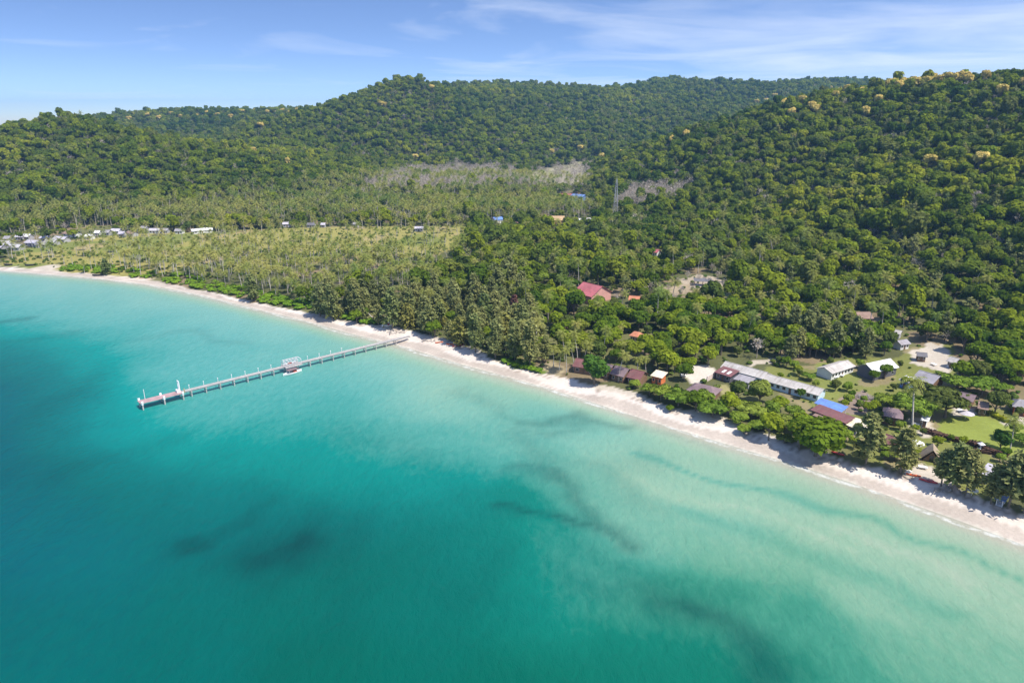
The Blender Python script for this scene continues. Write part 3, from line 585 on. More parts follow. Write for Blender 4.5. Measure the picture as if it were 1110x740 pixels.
# a stand too numerous to count: one object, points that carry whole plants
def scatter(name, P, rz, scl, idx, forms, label, cat=None):
    pc = bpy.data.collections.new(name + " forms")
    for i, me in enumerate(forms):
        pc.objects.link(bpy.data.objects.new("%s form %02d" % (name, i), me))
    me = bpy.data.meshes.new(name); me.from_pydata([tuple(p) for p in P.tolist()], [], [])
    n = len(P)
    a = me.attributes.new("turn", 'FLOAT_VECTOR', 'POINT'); a.data.foreach_set("vector", np.stack([rng.normal(scale=.05, size=n), rng.normal(scale=.05, size=n), rz], 1).ravel())
    a = me.attributes.new("grow", 'FLOAT_VECTOR', 'POINT'); a.data.foreach_set("vector", scl.ravel())
    a = me.attributes.new("form", 'INT', 'POINT'); a.data.foreach_set("value", idx.astype(np.int32))
    o = bpy.data.objects.new(name, me); COL.objects.link(o)
    g = bpy.data.node_groups.new(name, 'GeometryNodeTree')
    g.interface.new_socket("Geometry", in_out='INPUT', socket_type='NodeSocketGeometry'); g.interface.new_socket("Geometry", in_out='OUTPUT', socket_type='NodeSocketGeometry')
    gi = N(g, "NodeGroupInput"); go = N(g, "NodeGroupOutput")
    ci = N(g, "GeometryNodeCollectionInfo"); ci.inputs[0].default_value = pc; ci.inputs[1].default_value = True; ci.inputs[2].default_value = True
    ip = N(g, "GeometryNodeInstanceOnPoints"); ip.inputs["Pick Instance"].default_value = True
    L(g, gi.outputs[0], ip.inputs["Points"]); L(g, ci.outputs[0], ip.inputs["Instance"])
    for nm, ty, sk in (("form", 'INT', "Instance Index"), ("turn", 'FLOAT_VECTOR', "Rotation"), ("grow", 'FLOAT_VECTOR', "Scale")):
        na = N(g, "GeometryNodeInputNamedAttribute", data_type=ty); na.inputs[0].default_value = nm; L(g, na.outputs[0], ip.inputs[sk])
    L(g, ip.outputs[0], go.inputs[0])
    md = o.modifiers.new("stand", 'NODES'); md.node_group = g
    tag(o, label, cat, None, "stuff"); return o

taken = []      # keep-clear discs (x, y, r)
def clear_of(x, y, extra=0):
    return all((x - a) ** 2 + (y - b) ** 2 > (r + extra) ** 2 for a, b, r in taken)
exec_later = []

# ------------------------------------------------------------------ buildings
ROOF = {k: paint(k + " roofing", c, r_, .22, .7, .3, 2.6) for k, c, r_ in [("maroon", (.20,.085,.085), .6), ("red", (.46,.135,.15), .6), ("orange", (.56,.22,.12), .7), ("plum", (.22,.155,.165), .7), ("cream", (.78,.68,.52), .7),
        ("cement", (.50,.465,.43), .85), ("white", (.80,.79,.77), .6), ("blue", (.14,.26,.62), .5), ("grey", (.33,.31,.33), .8), ("lilac", (.52,.49,.54), .8), ("thatch", (.36,.285,.20), .95), ("brown", (.30,.20,.16), .85), ("darkgrey", (.16,.155,.17), .7), ("tan", (.50,.34,.19), .8)]}
WALL = {k: paint(k + " wall paint", c, .85, .12, .8, .2) for k, c in [("white", (.72,.71,.69)), ("white_in_shade", (.55,.68,.75)), ("orange", (.68,.20,.07)), ("wood", (.23,.14,.09)), ("grey", (.42,.41,.42)), ("dark", (.12,.12,.14)), ("pink", (.62,.33,.28)), ("cream", (.62,.54,.42)), ("red", (.50,.10,.07)), ("blue", (.12,.22,.55))]}  # pale blue: white walls with the bluish tint of shade painted in
M_PANE = paint("dark window glass", (.025,.03,.035), .15, .1, 1, .5)
M_TRIM = paint("white trim", (.70,.69,.66), .6, .1)
M_DOOR = paint("brown door", (.16,.10,.065), .6, .15)
def house(name, label, cat, a, b, width, eave=2.8, rise=1.4, roof="maroon", wall="white", kind="gable", group=None, ov=.6, nwin=3, open_=False, base=None):
    A = G(*a, dz=eave + rise * .5); B = G(*b, dz=eave + rise * .5)
    ax, ay, bx, by = A[0], A[1], B[0], B[1]
    ln = math.hypot(bx - ax, by - ay); cx, cy = (ax + bx) / 2, (ay + by) / 2; yaw = math.atan2(by - ay, bx - ax)
    z = H1(cx, cy); h, wd = ln / 2, width / 2
    taken.append((cx, cy, max(width * .75, 3)));
    for k in (-.8, -.4, .4, .8): taken.append((cx + (bx - ax) / 2 * k, cy + (by - ay) / 2 * k, width * .6 + 1))
    t = thing(name, label, cat, (cx, cy, z), yaw, group)
    hl, hw = h - ov, wd - ov
    if open_:
        for sx in (-1, 0, 1) if ln > 7 else (-1, 1):
            for sy in (-1, 1): MB().box(sx*hl-.1, sx*hl+.1, sy*hw-.1, sy*hw+.1, -.6, eave).obj("post", WALL[wall], t)
        MB().box(-hl, hl, -hw, hw, -.5, .25).obj("floor_slab", WALL["grey"], t)
    else:
        mb = MB().box(-hl, hl, -hw, hw, -1.2, eave)
        if kind == "gable":
            r2 = rise * hw / wd
            for s_ in (-1, 1):
                x = s_ * hl; xi = s_ * (hl - .12)
                mb.add([(x, -hw, eave), (x, hw, eave), (x, 0, eave + r2), (xi, -hw, eave), (xi, hw, eave), (xi, 0, eave + r2)], [(0,1,2),(5,4,3),(0,2,5,3),(1,4,5,2)])
        mb.obj("wall", WALL[wall], t)
        for sy in (-1, 1):
            y0 = sy * hw
            for k in range(nwin):
                x = -hl + (k + .5) * 2 * hl / nwin; wv = min(.65, hl / nwin * .5)
                if k == nwin // 2:
                    d = MB().box(x - .48, x + .48, min(y0, y0 + sy * .05), max(y0, y0 + sy * .05), 0, 2.05).obj("door", M_DOOR, t)
                    MB().box(x + .34, x + .40, min(y0 + sy*.05, y0 + sy*.10), max(y0 + sy*.05, y0 + sy*.10), .98, 1.06).obj("handle", M_TRIM, d)
                else:
                    f = MB().box(x - wv - .08, x + wv + .08, min(y0, y0 + sy * .04), max(y0, y0 + sy * .04), .9, 2.15).obj("window", M_TRIM, t)
                    MB().box(x - wv, x + wv, min(y0 + sy*.04, y0 + sy * .055), max(y0 + sy*.04, y0 + sy * .055), .98, 2.07).obj("pane", M_PANE, f)
    th = .12; mb = MB(); e = eave + .02
    if kind == "gable":
        for s_ in (-1, 1):
            V = [(-h, s_*wd, e - .1), (h, s_*wd, e - .1), (h, 0, e + rise), (-h, 0, e + rise)]
            mb.add(V + [(x, y, zz_ + th) for x, y, zz_ in V], [(0,1,2,3),(7,6,5,4),(0,4,5,1),(1,5,6,2),(3,7,4,0),(2,6,7,3)] if s_ > 0 else [(3,2,1,0),(4,5,6,7),(1,5,4,0),(2,6,5,1),(0,4,7,3),(3,7,6,2)])
    elif kind == "hip":
        q = min(h * .55, wd)
        mb.add([(-h,-wd,e),(h,-wd,e),(h,wd,e),(-h,wd,e),(-h+q,0,e+rise),(h-q,0,e+rise)], [(0,1,5,4),(1,2,5),(2,3,4,5),(3,0,4),(3,2,1,0)])
        mb.box(-h, h, -wd, wd, e - .12, e - .003)
    else:  # shed: higher on the far side
        V = [(-h,-wd,e),(h,-wd,e),(h,wd,e+rise),(-h,wd,e+rise)]
        mb.add(V + [(x, y, zz_ + th) for x, y, zz_ in V], [(3,2,1,0),(4,5,6,7),(0,1,5,4),(1,2,6,5),(2,3,7,6),(3,0,4,7)])
    rf = mb.obj("roof", ROOF[roof], t)
    if kind == "gable": MB().box(-h - .02, h + .02, -.16, .16, e + rise + th - .04, e + rise + th + .06).obj("ridge_cap", ROOF[roof], rf)
    return t

# -- along the beach and in the gardens
house("long_building", "long low white building with bluish shade painted into its walls, larger half under a weathered cement roof beside the lawn", "building", (831,407), (893,424), 7.6, 2.6, 1.5, "cement", "white_in_shade", nwin=9)
house("long_building", "long white building, bluish shade painted into its walls, under a cement roof behind the maroon annex with skylights", "building", (786,393.5), (832,406), 7.6, 2.9, 1.6, "cement", "white_in_shade", nwin=7)
t = house("annex", "annex with maroon roof and two white skylight sheets beside the long building", "annex", (779,400), (797,405.5), 6.5, 2.6, 1.0, "maroon", "dark", "shed", nwin=3)
for k in (-.9, 1.4): MB().box(k - .55, k + .55, -1.8, .8, 0, .05, T=lambda p: (p[0], p[1], 2.62 + .12 + .02 + (p[1] + 3.25) / 6.5 * 1.0 + p[2])).obj("skylight", WALL["white"], t)
house("annex", "small grey-roofed lean-to between the maroon annex and two round trees", "annex", (798,408), (816,413), 5, 2.4, .7, "grey", "grey", "shed", nwin=3)
house("pavilion", "plum hip-roofed beach pavilion in front of the pale concrete lot", "pavilion", (748,416), (779,423), 9.5, 2.6, 2.1, "plum", "wood", "hip", nwin=3)
house("hut", "orange-walled hut with cream double roof beside the round green tree", "hut", (708,404), (721,407), 5.2, 3.0, .9, "cream", "orange", "shed", nwin=3)
house("bungalow", "maroon-roofed bungalow behind the round dark tree and palms, longest of its row", "bungalow", (624,391), (648,394.5), 8.0, 2.8, 2.2, "maroon", "wood", nwin=3)
house("bungalow", "bungalow showing a narrow piece of plum roof right beside the round dark tree", "bungalow", (652,395.5), (665,399), 8.0, 2.8, 2.1, "plum", "wood", nwin=3)
house("bungalow", "plum-roofed bungalow next to the maroon one that neighbours the orange hut", "bungalow", (667,399), (682,403), 8.2, 2.8, 2.2, "plum", "wood", nwin=3)
house("bungalow", "maroon-roofed bungalow next to the orange hut", "bungalow", (684,402.5), (699,406), 8.2, 2.8, 2.2, "maroon", "wood", "gable", nwin=3)
house("open_shed", "open shed under a bright blue metal roof beside the long building", "shed", (886,434), (916,444), 4.6, 3.2, .8, "blue", "white", "shed", open_=True)
house("hall", "long restaurant hall under a dark maroon roof in front of the blue roof", "hall", (883,441), (922,456), 5.2, 2.9, .9, "maroon", "wood", "shed", nwin=7)
house("annex", "low lean-to with brown roof along the front of the maroon hall", "annex", (884,448), (911,458.5), 3.6, 2.3, .5, "brown", "wood", "shed", nwin=5)
house("canopy", "cream canvas canopy at the end of the maroon hall", "canopy", (922,455), (943,461), 4.6, 2.4, .5, "cream", "white", "shed", open_=True)
house("canopy", "narrow cream canvas strip beside the wider cream canopy", "canopy", (919,459), (932,464.5), 2.4, 2.2, .3, "cream", "white", "shed", open_=True)
house("guesthouse", "long beige-roofed guesthouse standing between trees above the small lawn", "house", (893,401), (919,391.5), 7.5, 2.7, 1.4, "cement", "white", nwin=7)
house("barn", "white-roofed gabled barn with dark walls beside bare trees", "barn", (938,398), (965,391), 8.5, 3.4, 2.2, "white", "dark", nwin=3)
house("house", "plum hip-roofed house in front of the tall leaning palm", "house", (957,443), (980,447), 8.0, 3.0, 1.9, "plum", "wood", "hip", nwin=3)
house("house", "large grey-roofed house beside the bare sandy yard", "house", (996,404), (1019,411), 9.0, 3.0, 2.2, "grey", "wood", nwin=5)
house("hut", "small hut with blue-grey roof behind the tall palm's crown", "hut", (978,409), (990,413), 4.5, 2.8, 1.0, "lilac", "blue", "shed", nwin=3)
house("house", "narrow brown-roofed house half hidden right of the umbrella-shaped tree", "house", (1041,427), (1058,431), 6.5, 2.6, 1.5, "plum", "wood", nwin=3)
house("house", "grey-roofed house with orange eave above the lawn's far edge", "house", (1098,434), (1122,438), 8.0, 2.8, 1.8, "grey", "orange", "hip", nwin=3)
house("hut", "maroon-roofed hut between two casuarinas at the top of the beach", "hut", (960,473), (975,478), 6.0, 2.6, 1.7, "maroon", "wood", nwin=3)
house("hut", "small weathered white hut uphill from the white barn", "hut", (972,371), (983,369), 5, 2.5, 1.2, "grey", "white", nwin=3)
house("hut", "tiny pale-roofed hut highest of the huts above the white barn", "hut", (969,358.5), (978,360), 4.5, 2.5, 1.1, "cement", "grey", nwin=3)
house("hut", "dark hut tucked under trees beside the bare yard", "hut", (993,383), (1005,384), 4.5, 2.4, 1.0, "darkgrey", "wood", nwin=3)
house("cabin", "brown-roofed cabin alone among trees on the lower hillside", "cabin", (927,341), (943,340), 8.5, 3.2, 2.2, "brown", "dark", nwin=3)
def aframe(label, px, py, yaw, w_=3.2, ln=5.5, h=3.9):
    x, y, z = G(px, py); t = thing("thatched_hut", label, "hut", (x, y, z), yaw); taken.append((x, y, 3.5))
    mb = MB()
    for s_ in (-1, 1):
        V = [(-ln/2, s_*w_, .2), (ln/2, s_*w_, .2), (ln/2, 0, h), (-ln/2, 0, h)]
        mb.add(V + [(a, b_ , c + .22) for a, b_, c in V], [(0,1,2,3),(7,6,5,4),(0,4,5,1),(1,5,6,2),(3,7,4,0),(2,6,7,3)])
    mb.obj("roof", ROOF["thatch"], t)
    k = ln/2 - .5
    MB().add([(-k,-w_*.8,-.4),(-k,w_*.8,-.4),(-k,0,h*.82),(k,-w_*.8,-.4),(k,w_*.8,-.4),(k,0,h*.82)], [(0,2,1),(3,4,5),(0,1,4,3),(0,3,5,2),(1,2,5,4)]).obj("wall", WALL["wood"], t)
    MB().box(-k-.06, -k, -.55, .55, 0, 2.0).obj("door", M_PANE, t)  # dark panel painted for the shade inside the open doorway
aframe("thatched A-frame hut with dark doorway at the end of the white terrace", 1009, 497, R(60))
aframe("thatched A-frame hut behind the casuarinas, next to the first A-frame", 1026, 502, R(62))
house("hut", "tan-roofed beach hut between the casuarinas and the tilted grey roof", "hut", (1052,503), (1067,509), 5.5, 2.4, 1.5, "thatch", "cream", nwin=3)
house("lean_to", "tilted smooth grey lean-to roof with dark underside at the beach end", "lean-to", (1066,507), (1077,511), 5.0, 3.0, 1.6, "lilac", "dark", "shed", nwin=3)
# -- in the wood behind
house("villa", "large red-roofed villa among trees, the biggest roof in the wood", "villa", (632,310), (653,315), 17, 4.2, 4.6, "red", "pink", nwin=5)
house("hut", "small hut with red roof and dark porch right of the red-roofed villa", "hut", (682,322), (694,323), 6, 2.6, 1.6, "orange", "dark", nwin=3)
house("hut", "orange-roofed hut in the wood behind the casuarinas, near a bright tree", "hut", (570,307), (577,309), 6, 2.6, 1.5, "orange", "white", nwin=3)
house("hut", "orange-roofed hut half buried in trees below the villa", "hut", (685,360), (695,362), 6, 2.8, 1.6, "orange", "cream", "hip", nwin=3)
house("hut", "small pink-roofed hut at the hill's foot, high above the villa", "hut", (707,271), (715,272), 6, 2.8, 1.8, "red", "white", nwin=3)
house("hut", "rust-roofed hut hidden in the wood above the long building", "hut", (785,345), (794,347), 5, 2.6, 1.3, "orange", "cream", nwin=3)
house("shed", "low open shed with dark roof beside the sandy clearing", "shed", (752,303), (772,304), 6, 3.0, .8, "darkgrey", "wood", "shed", open_=True)
house("hall", "long valley hall with red end roof beyond the palms", "hall", (608,211), (620,211), 14, 5, 2.5, "red", "blue", nwin=5)
house("hall", "blue-roofed hall beside the red-roofed valley hall", "hall", (621,211.5), (635,211.5), 13, 5, 2.2, "blue", "blue", nwin=5)
house("house", "tan-roofed house with red wall standing below the valley palms", "house", (593,236), (612,236), 12, 3.5, 3.5, "tan", "red", nwin=5)
house("house", "white house right of the tan-roofed house in the valley", "house", (627,238), (640,237), 8, 3.5, 1.6, "white", "white", nwin=3)
house("house", "small white house with blue gable left of the valley's yellow-green tree", "house", (534,237), (544,236), 8, 3.5, 2.2, "blue", "white", nwin=3)
house("house", "small pinkish house beside the white one with blue gable", "house", (556,238), (562,237), 7, 3.2, 1.8, "white", "pink", nwin=3)
# -- the village at the far end of the beach
VL = "pale grey tin-roofed house among those crowded at the bay's far end"; VG = "tin-roofed houses at the far end of the bay"
for a, b_, wd, rf in [((0,262),(14,262),11,"lilac"),((-12,266),(5,266),11,"lilac"),((9,266),(24,266),11,"lilac"),((18,255),(27,255),9,"lilac"),((27,254.5),(34,255),8,"white"),((30,261),(43,262),10,"lilac"),((40,263),(52,263),10,"grey"),
                     ((50,260.5),(62,261),10,"lilac"),((60,257),(73,258),9,"lilac"),((5,257),(12,257),8,"grey"),((112,250.5),(120,250.5),8,"grey"),((121,249),(131,249),8,"lilac"),((129,252),(136,252),7,"lilac"),((-20,257),(-6,257),10,"lilac"),((44,256.5),(54,256.5),8,"lilac"),((-35,262),(-20,261),11,"lilac")]:
    house("village_house", VL, "house", a, b_, wd * .8, 2.6, 1.9, rf, "grey", group=VG, nwin=3)
for lab, a, b_, wd, rf, wl in [("larger brown-roofed house at the edge of the meadow by the far village", (71,251.5), (85,252.5), 10, "brown", "white"), ("low white-roofed shed in front of the other far village roofs", (93,255), (101,255), 8, "white", "white"),
      ("small bright white roof right of the brown-roofed village house", (103,251), (109,251), 7, "white", "white"), ("far house with pale brown roof among tall palm trunks", (139,251), (147,252), 8, "brown", "grey"), ("tall grey house between palms behind the meadow", (153,246), (160,246), 8, "grey", "grey"),
      ("long grey shed behind the meadow, left of a dark-roofed one", (162,248.5), (174,248.5), 8, "lilac", "white"), ("dark grey-roofed shed behind the meadow", (175,248.5), (183,248.5), 8, "grey", "grey"), ("grey house beside a dark green shrub behind the meadow", (190,249), (199,249), 8, "grey", "white"),
      ("longest white-roofed shed at the back of the meadow", (207,249.5), (230,247.5), 7, "white", "white"), ("pale-roofed hut under the tall palms behind the meadow", (306,242), (316,241.5), 8, "lilac", "grey"), ("dark-roofed hut under palms in the middle of the palm belt", (333,242.5), (342,242.5), 8, "darkgrey", "grey"),
      ("tiny pale hut between palm trunks in the middle of the palm belt", (348,242.5), (353,242.5), 6, "lilac", "grey"), ("pale hut under the palms right of the tiny pale hut", (383,242), (389,242), 6, "grey", "grey"), ("low pale shed at the far right corner of the meadow", (449,246.5), (459,246.5), 6, "lilac", "grey")]:
    house("village_house", lab, "house", a, b_, wd * .8, 2.6, 1.6, rf, wl, nwin=3)

# lattice mast in the valley
x, y, z = G(667, 231); t = thing("radio_mast", "grey steel lattice mast rising from trees in the valley", "mast", (x, y, z)); H_ = 34; M_STEEL = paint("galvanised steel", (.45,.46,.47), .5, .1)
for sx in (-1, 1):
    for sy in (-1, 1): MB().tube([(sx*2.2, sy*2.2, -1), (sx*.5, sy*.5, H_)], .16, 4).obj("leg", M_STEEL, t)
mb = MB()
for k in range(9):
    z0, z1 = H_*k/9, H_*(k+1)/9; r0, r1 = 2.2-1.7*k/9, 2.2-1.7*(k+1)/9
    for sx, sy, tx, ty in ((-1,-1,1,-1),(1,-1,1,1),(1,1,-1,1),(-1,1,-1,-1)):
        mb.tube([(sx*r0,sy*r0,z0),(tx*r1,ty*r1,z1)], .08, 4); mb.tube([(sx*r1,sy*r1,z1),(tx*r1,ty*r1,z1)], .07, 4)
mb.obj("bracing", M_STEEL, t); MB().tube([(0,0,H_-.5),(0,0,H_+4)], .08, 5).obj("antenna", M_STEEL, t)

# ------------------------------------------------------------------ the pier
DECKZ = 2.5
ex, ey = gp(150.5, 436, DECKZ); qx, qy = gp(444, 365, 2.0)
yaw = math.atan2(qy - ey, qx - ex); PL = math.hypot(qx - ex, qy - ey); ux, uy = math.cos(yaw), math.sin(yaw)
def along(px, py, z=DECKZ):
    x, y = gp(px, py, z); return (x - ex) * ux + (y - ey) * uy
M_PLANK = paint("weathered grey planks", (.40,.375,.36), .85, .2, 2.2, .2); M_KERB = paint("weathered pale kerb", (.50,.48,.47), .85, .2); M_CONC = paint("pier concrete", (.50,.45,.42), .85, .2, 1.5, .2); M_WHITE = paint("white painted timber", (.82,.81,.80), .6, .08); M_PINK = paint("reddish deck planks", (.43,.29,.29), .8, .2, 2.0, .2)
pier = thing("pier", "long narrow grey wooden pier on posts running from the beach into turquoise water", "pier", (ex, ey, 0), yaw)
mb = MB(); k = 15.2
while k < PL: mb.box(k, min(k + .46, PL), -.85, .85, DECKZ - .08 + rnd.uniform(-.01, .01), DECKZ); k += .5
mb.box(15.2, PL, -.75, -.55, DECKZ - .38, DECKZ - .085); mb.box(15.2, PL, .55, .75, DECKZ - .38, DECKZ - .085)
mb.obj("walkway_deck", M_PLANK, pier)
for s_ in (-1, 1): MB().box(15.4, PL - 4, s_*.86 - .07, s_*.86 + .07, DECKZ + .02, DECKZ + .2).obj("kerb_rail", M_KERB, pier)
nb_ = int((PL - 18) / 5.4)
for i in range(nb_):
    k = 18 + i * 5.4
    for s_ in (-1, 1): MB().tube([(k, s_*.95, -3), (k, s_*.95, DECKZ - .42)], .21, 7).obj("post", M_CONC, pier)
    MB().box(k - .22, k + .22, -1.3, 1.3, DECKZ - .68, DECKZ - .40).obj("crossbeam", M_CONC, pier)
    if k < along(318, 398) + 30:
        lp_ = MB().tube([(k, 1.16, DECKZ - .5), (k, 1.16, DECKZ + 1.5)], .09, 6).obj("rail_post", M_WHITE, pier)
        MB().box(k - .16, k + .16, 1.0, 1.32, DECKZ + 1.5, DECKZ + 1.72).obj("cap", M_WHITE, lp_)
mb = MB(); k = 0
while k < 15: mb.box(k, k + .5, -2.0, 2.0, DECKZ - .1, DECKZ + .04 + rnd.uniform(-.01, .01)); k += .54
mb.obj("landing_deck", M_PINK, pier)
for k in (.6, 8, 14.6):
    MB().box(k - .3, k + .3, -2.3, 2.3, DECKZ - .55, DECKZ - .105).obj("crossbeam", M_WHITE, pier)
    for s_ in (-2.05, 2.05):
        MB().tube([(k, s_, -3), (k, s_, DECKZ - .56)], .24, 7).obj("post", M_CONC, pier)
    for s_ in (-2.12, 2.12): MB().box(k - .35, k + .35, s_ - .22, s_ + .22, DECKZ + .045, DECKZ + .75).obj("bollard", M_WHITE, pier)
MB().tube([(2.6, 1.8, DECKZ), (2.6, 1.8, DECKZ + 3.8)], .09, 6).obj("lamp_post", M_WHITE, pier)
mb = MB()
for s_ in (-.1, 1.5): mb.box(14.1, 14.4, s_ - .12, s_ + .12, DECKZ + .05, DECKZ + 4.4)
mb.box(14.1, 14.4, .03, 1.37, DECKZ + 4.1, DECKZ + 4.38); mb.box(14.13, 14.37, .03, 1.37, DECKZ + 2.0, DECKZ + 2.2); mb.box(13.2, 14.05, -.2, 1.6, DECKZ + .05, DECKZ + 1.0)
mb.obj("gate_frame", M_WHITE, pier)
MB().box(15.3, 15.6, -1.5, -1.2, DECKZ - .1, DECKZ + 1.6).obj("gate_post", paint("ochre post", (.45,.36,.20)), pier)
ks = along(309, 398.5); ke = along(326, 393.5)
MB().box(ks, ke, -2.2, 2.6, DECKZ - .3, DECKZ + .06).obj("shelter_deck", M_PLANK, pier)
mb = MB(); nn = 6
for i in range(nn):
    x = ks + .3 + (ke - ks - .6) * i / (nn - 1)
    for y in (-1.9, 2.3):
        mb.tube([(x, y, DECKZ), (x, y, DECKZ + 2.0)], .09, 5)
    mb.tube([(x, -1.9, DECKZ + 2.0), (x, -1.0, DECKZ + 2.45), (x, .2, DECKZ + 2.6), (x, 1.4, DECKZ + 2.45), (x, 2.3, DECKZ + 2.0)], .09, 5)
for y, z in ((-1.9, 2.0), (2.3, 2.0), (.2, 2.6), (-1.0, 2.45), (1.4, 2.45), (2.3, 1.0)): mb.tube([(ks + .1, y, DECKZ + z), (ke - .1, y, DECKZ + z)], .08, 5)
for i in range(nn - 1):
    x0 = ks + .3 + (ke - ks - .6) * i / (nn - 1); x1 = ks + .3 + (ke - ks - .6) * (i + 1) / (nn - 1)
    mb.tube([(x0, 2.3, DECKZ + .1), (x1, 2.3, DECKZ + 2.0)], .06, 4)
mb.obj("shelter_frame", paint("grey white frame", (.60,.60,.61), .6, .1), pier)
for i in range(3):
    x0 = ks + 1 + (ke - ks - 2) * i / 3; MB().box(x0, x0 + (ke - ks) / 4.5, 1.6, 2.15, DECKZ + .065, DECKZ + .55).obj("bench", M_WHITE if i != 1 else WALL["red"], pier)

def hull(L_, W_, H_, sheer=.35, n=12):
    mb = MB(); V = []
    for i in range(n + 1):
        u = -1 + 2 * i / n; wv = W_ / 2 * max(.02, (1 - abs(u) ** 2.6)); sh = H_ + sheer * u * u
        V += [(u*L_/2, -wv, sh), (u*L_/2, -wv*.8, sh*.4), (u*L_/2, 0, 0 + .35*sheer*u*u*2), (u*L_/2, wv*.8, sh*.4), (u*L_/2, wv, sh), (u*L_/2, 0, sh - .05*H_)]
    Fc = []
    for i in range(n):
        a, b = i*6, (i+1)*6
        for k in range(6): Fc.append((a+k, a+(k+1) % 6, b+(k+1) % 6, b+k))
    Fc += [tuple(range(6)), tuple(range(n*6, n*6+6))[::-1]]
    mb.add(V, Fc); return mb
def boat(label, x, y, z, rz, L_, W_, hm, canopy=None, name="motor_boat", cat="boat", group=None):
    t = thing(name, label, cat, (x, y, z), rz, group); taken.append((x, y, 2))
    hull(L_, W_, .9).obj("hull", hm, t)
    if canopy:
        mb = MB()
        for sx in (-.22, .22):
            for sy in (-.38, .38): mb.tube([(sx*L_, sy*W_, .8), (sx*L_, sy*W_, 2.1)], .05, 5)
        mb.obj("canopy_post", M_WHITE, t); MB().box(-.27*L_, .27*L_, -.45*W_, .45*W_, 2.1, 2.2).obj("canopy", canopy, t)
        MB().box(.05*L_, .2*L_, -.25*W_, .25*W_, .85, 1.5).obj("seat", WALL["red"], t)
    return t
bk = along(317, 402, 1); 
def pier_pt(k, off): return ex + ux * k - uy * off, ey + uy * k + ux * off
bx_, by_ = pier_pt(bk - .2, -3.7); boat("white motor boat with plum canopy moored at the pier's white shelter", bx_, by_, -.25, yaw + .05, 8.4, 2.6, M_WHITE, ROOF["plum"])

# small craft on the sand
def kayak(label, px, py, rz, c, group=None):
    x, y, z = G(px, py); m_ = paint(c[0] + " kayak plastic", c[1], .4, .08); t = thing("kayak", label, "kayak", (x, y, z), rz, group); taken.append((x, y, 1))
    hull(3.8, .95, .38, .14).obj("hull", m_, t); MB().blob((0, 0, .40), .75, .26, .06).obj("cockpit", M_PANE, t)
OR = ("orange", (.72,.14,.03)); RD = ("red", (.62,.04,.035))
kayak("orange kayak on the sand nearest the pier", 476, 371.5, .3, OR); kayak("orange kayak lying left of the red ones by driftwood", 488, 373.5, -.2, OR)
kayak("red kayak beside a pile of grey driftwood", 495, 375.5, .2, RD); kayak("second red kayak just behind the driftwood pile", 498, 374.2, .1, RD)
kayak("orange kayak in front of the white terrace", 990, 515.5, -.45, OR); kayak("red kayak in front of the thatched huts", 1004, 521, -.4, RD); kayak("red kayak pulled up beneath the broad tree at the beach", 908, 492, -.7, RD)
kayak("dark red kayak resting below the second A-frame", 1008, 522.5, -.5, RD)
M_DARKWOOD = paint("tarred wood", (.05,.05,.055), .8)
for lab, px, py, rz in (("small dark boat drawn up at the far end of the beach", 33, 288, .2), ("dark boat beside another at the far beach end, nearer the frame edge", 9, 287.5, -.1), ("dark boat under shrubs where the far beach widens", 106, 299, .1)):
    boat(lab, *G(px, py)[:2], H1(*G(px, py)[:2]) + .05, rz, 7, 1.9, M_DARKWOOD, name="longtail_boat")
boat("white boat drawn up under casuarinas just left of the pier's foot", *G(420, 354)[:2], H1(*G(420, 354)[:2]), .3, 5.5, 2.0, M_WHITE, ROOF["white"])
def logs(label, px, py, n=9, sp=3.0):
    x, y, z = G(px, py); mb = MB(); r = random.Random(px)
    for k in range(n):
        a = r.uniform(0, 3.1); l_ = r.uniform(1.5, 3.5); cx, cy = r.uniform(-sp, sp), r.uniform(-sp*.5, sp*.5); h = r.uniform(.12, .6)
        mb.tube([(cx - math.cos(a)*l_/2, cy - math.sin(a)*l_/2, .1), (cx, cy, h), (cx + math.cos(a)*l_/2, cy + math.sin(a)*l_/2, h*1.4)], [.10, .14, .06], 5)
    o = mb.obj("driftwood", paint("bleached driftwood", (.30,.27,.25), .9, .2)); o.location = (x, y, z); tag(o, label, "driftwood", None, "stuff")
logs("tangle of bleached driftwood at the foot of the pier", 430, 360.5, 12, 4); logs("grey driftwood heap between the pier and the orange kayaks", 465, 369.5, 12, 3); logs("grey driftwood heap beside the red kayaks", 505, 376.5, 22, 5); logs("driftwood scattered under the shore casuarinas by the terrace", 1025, 530, 12, 4); logs("old timber rubble heap on the bare patch below the barn", 934, 431, 30, 5)

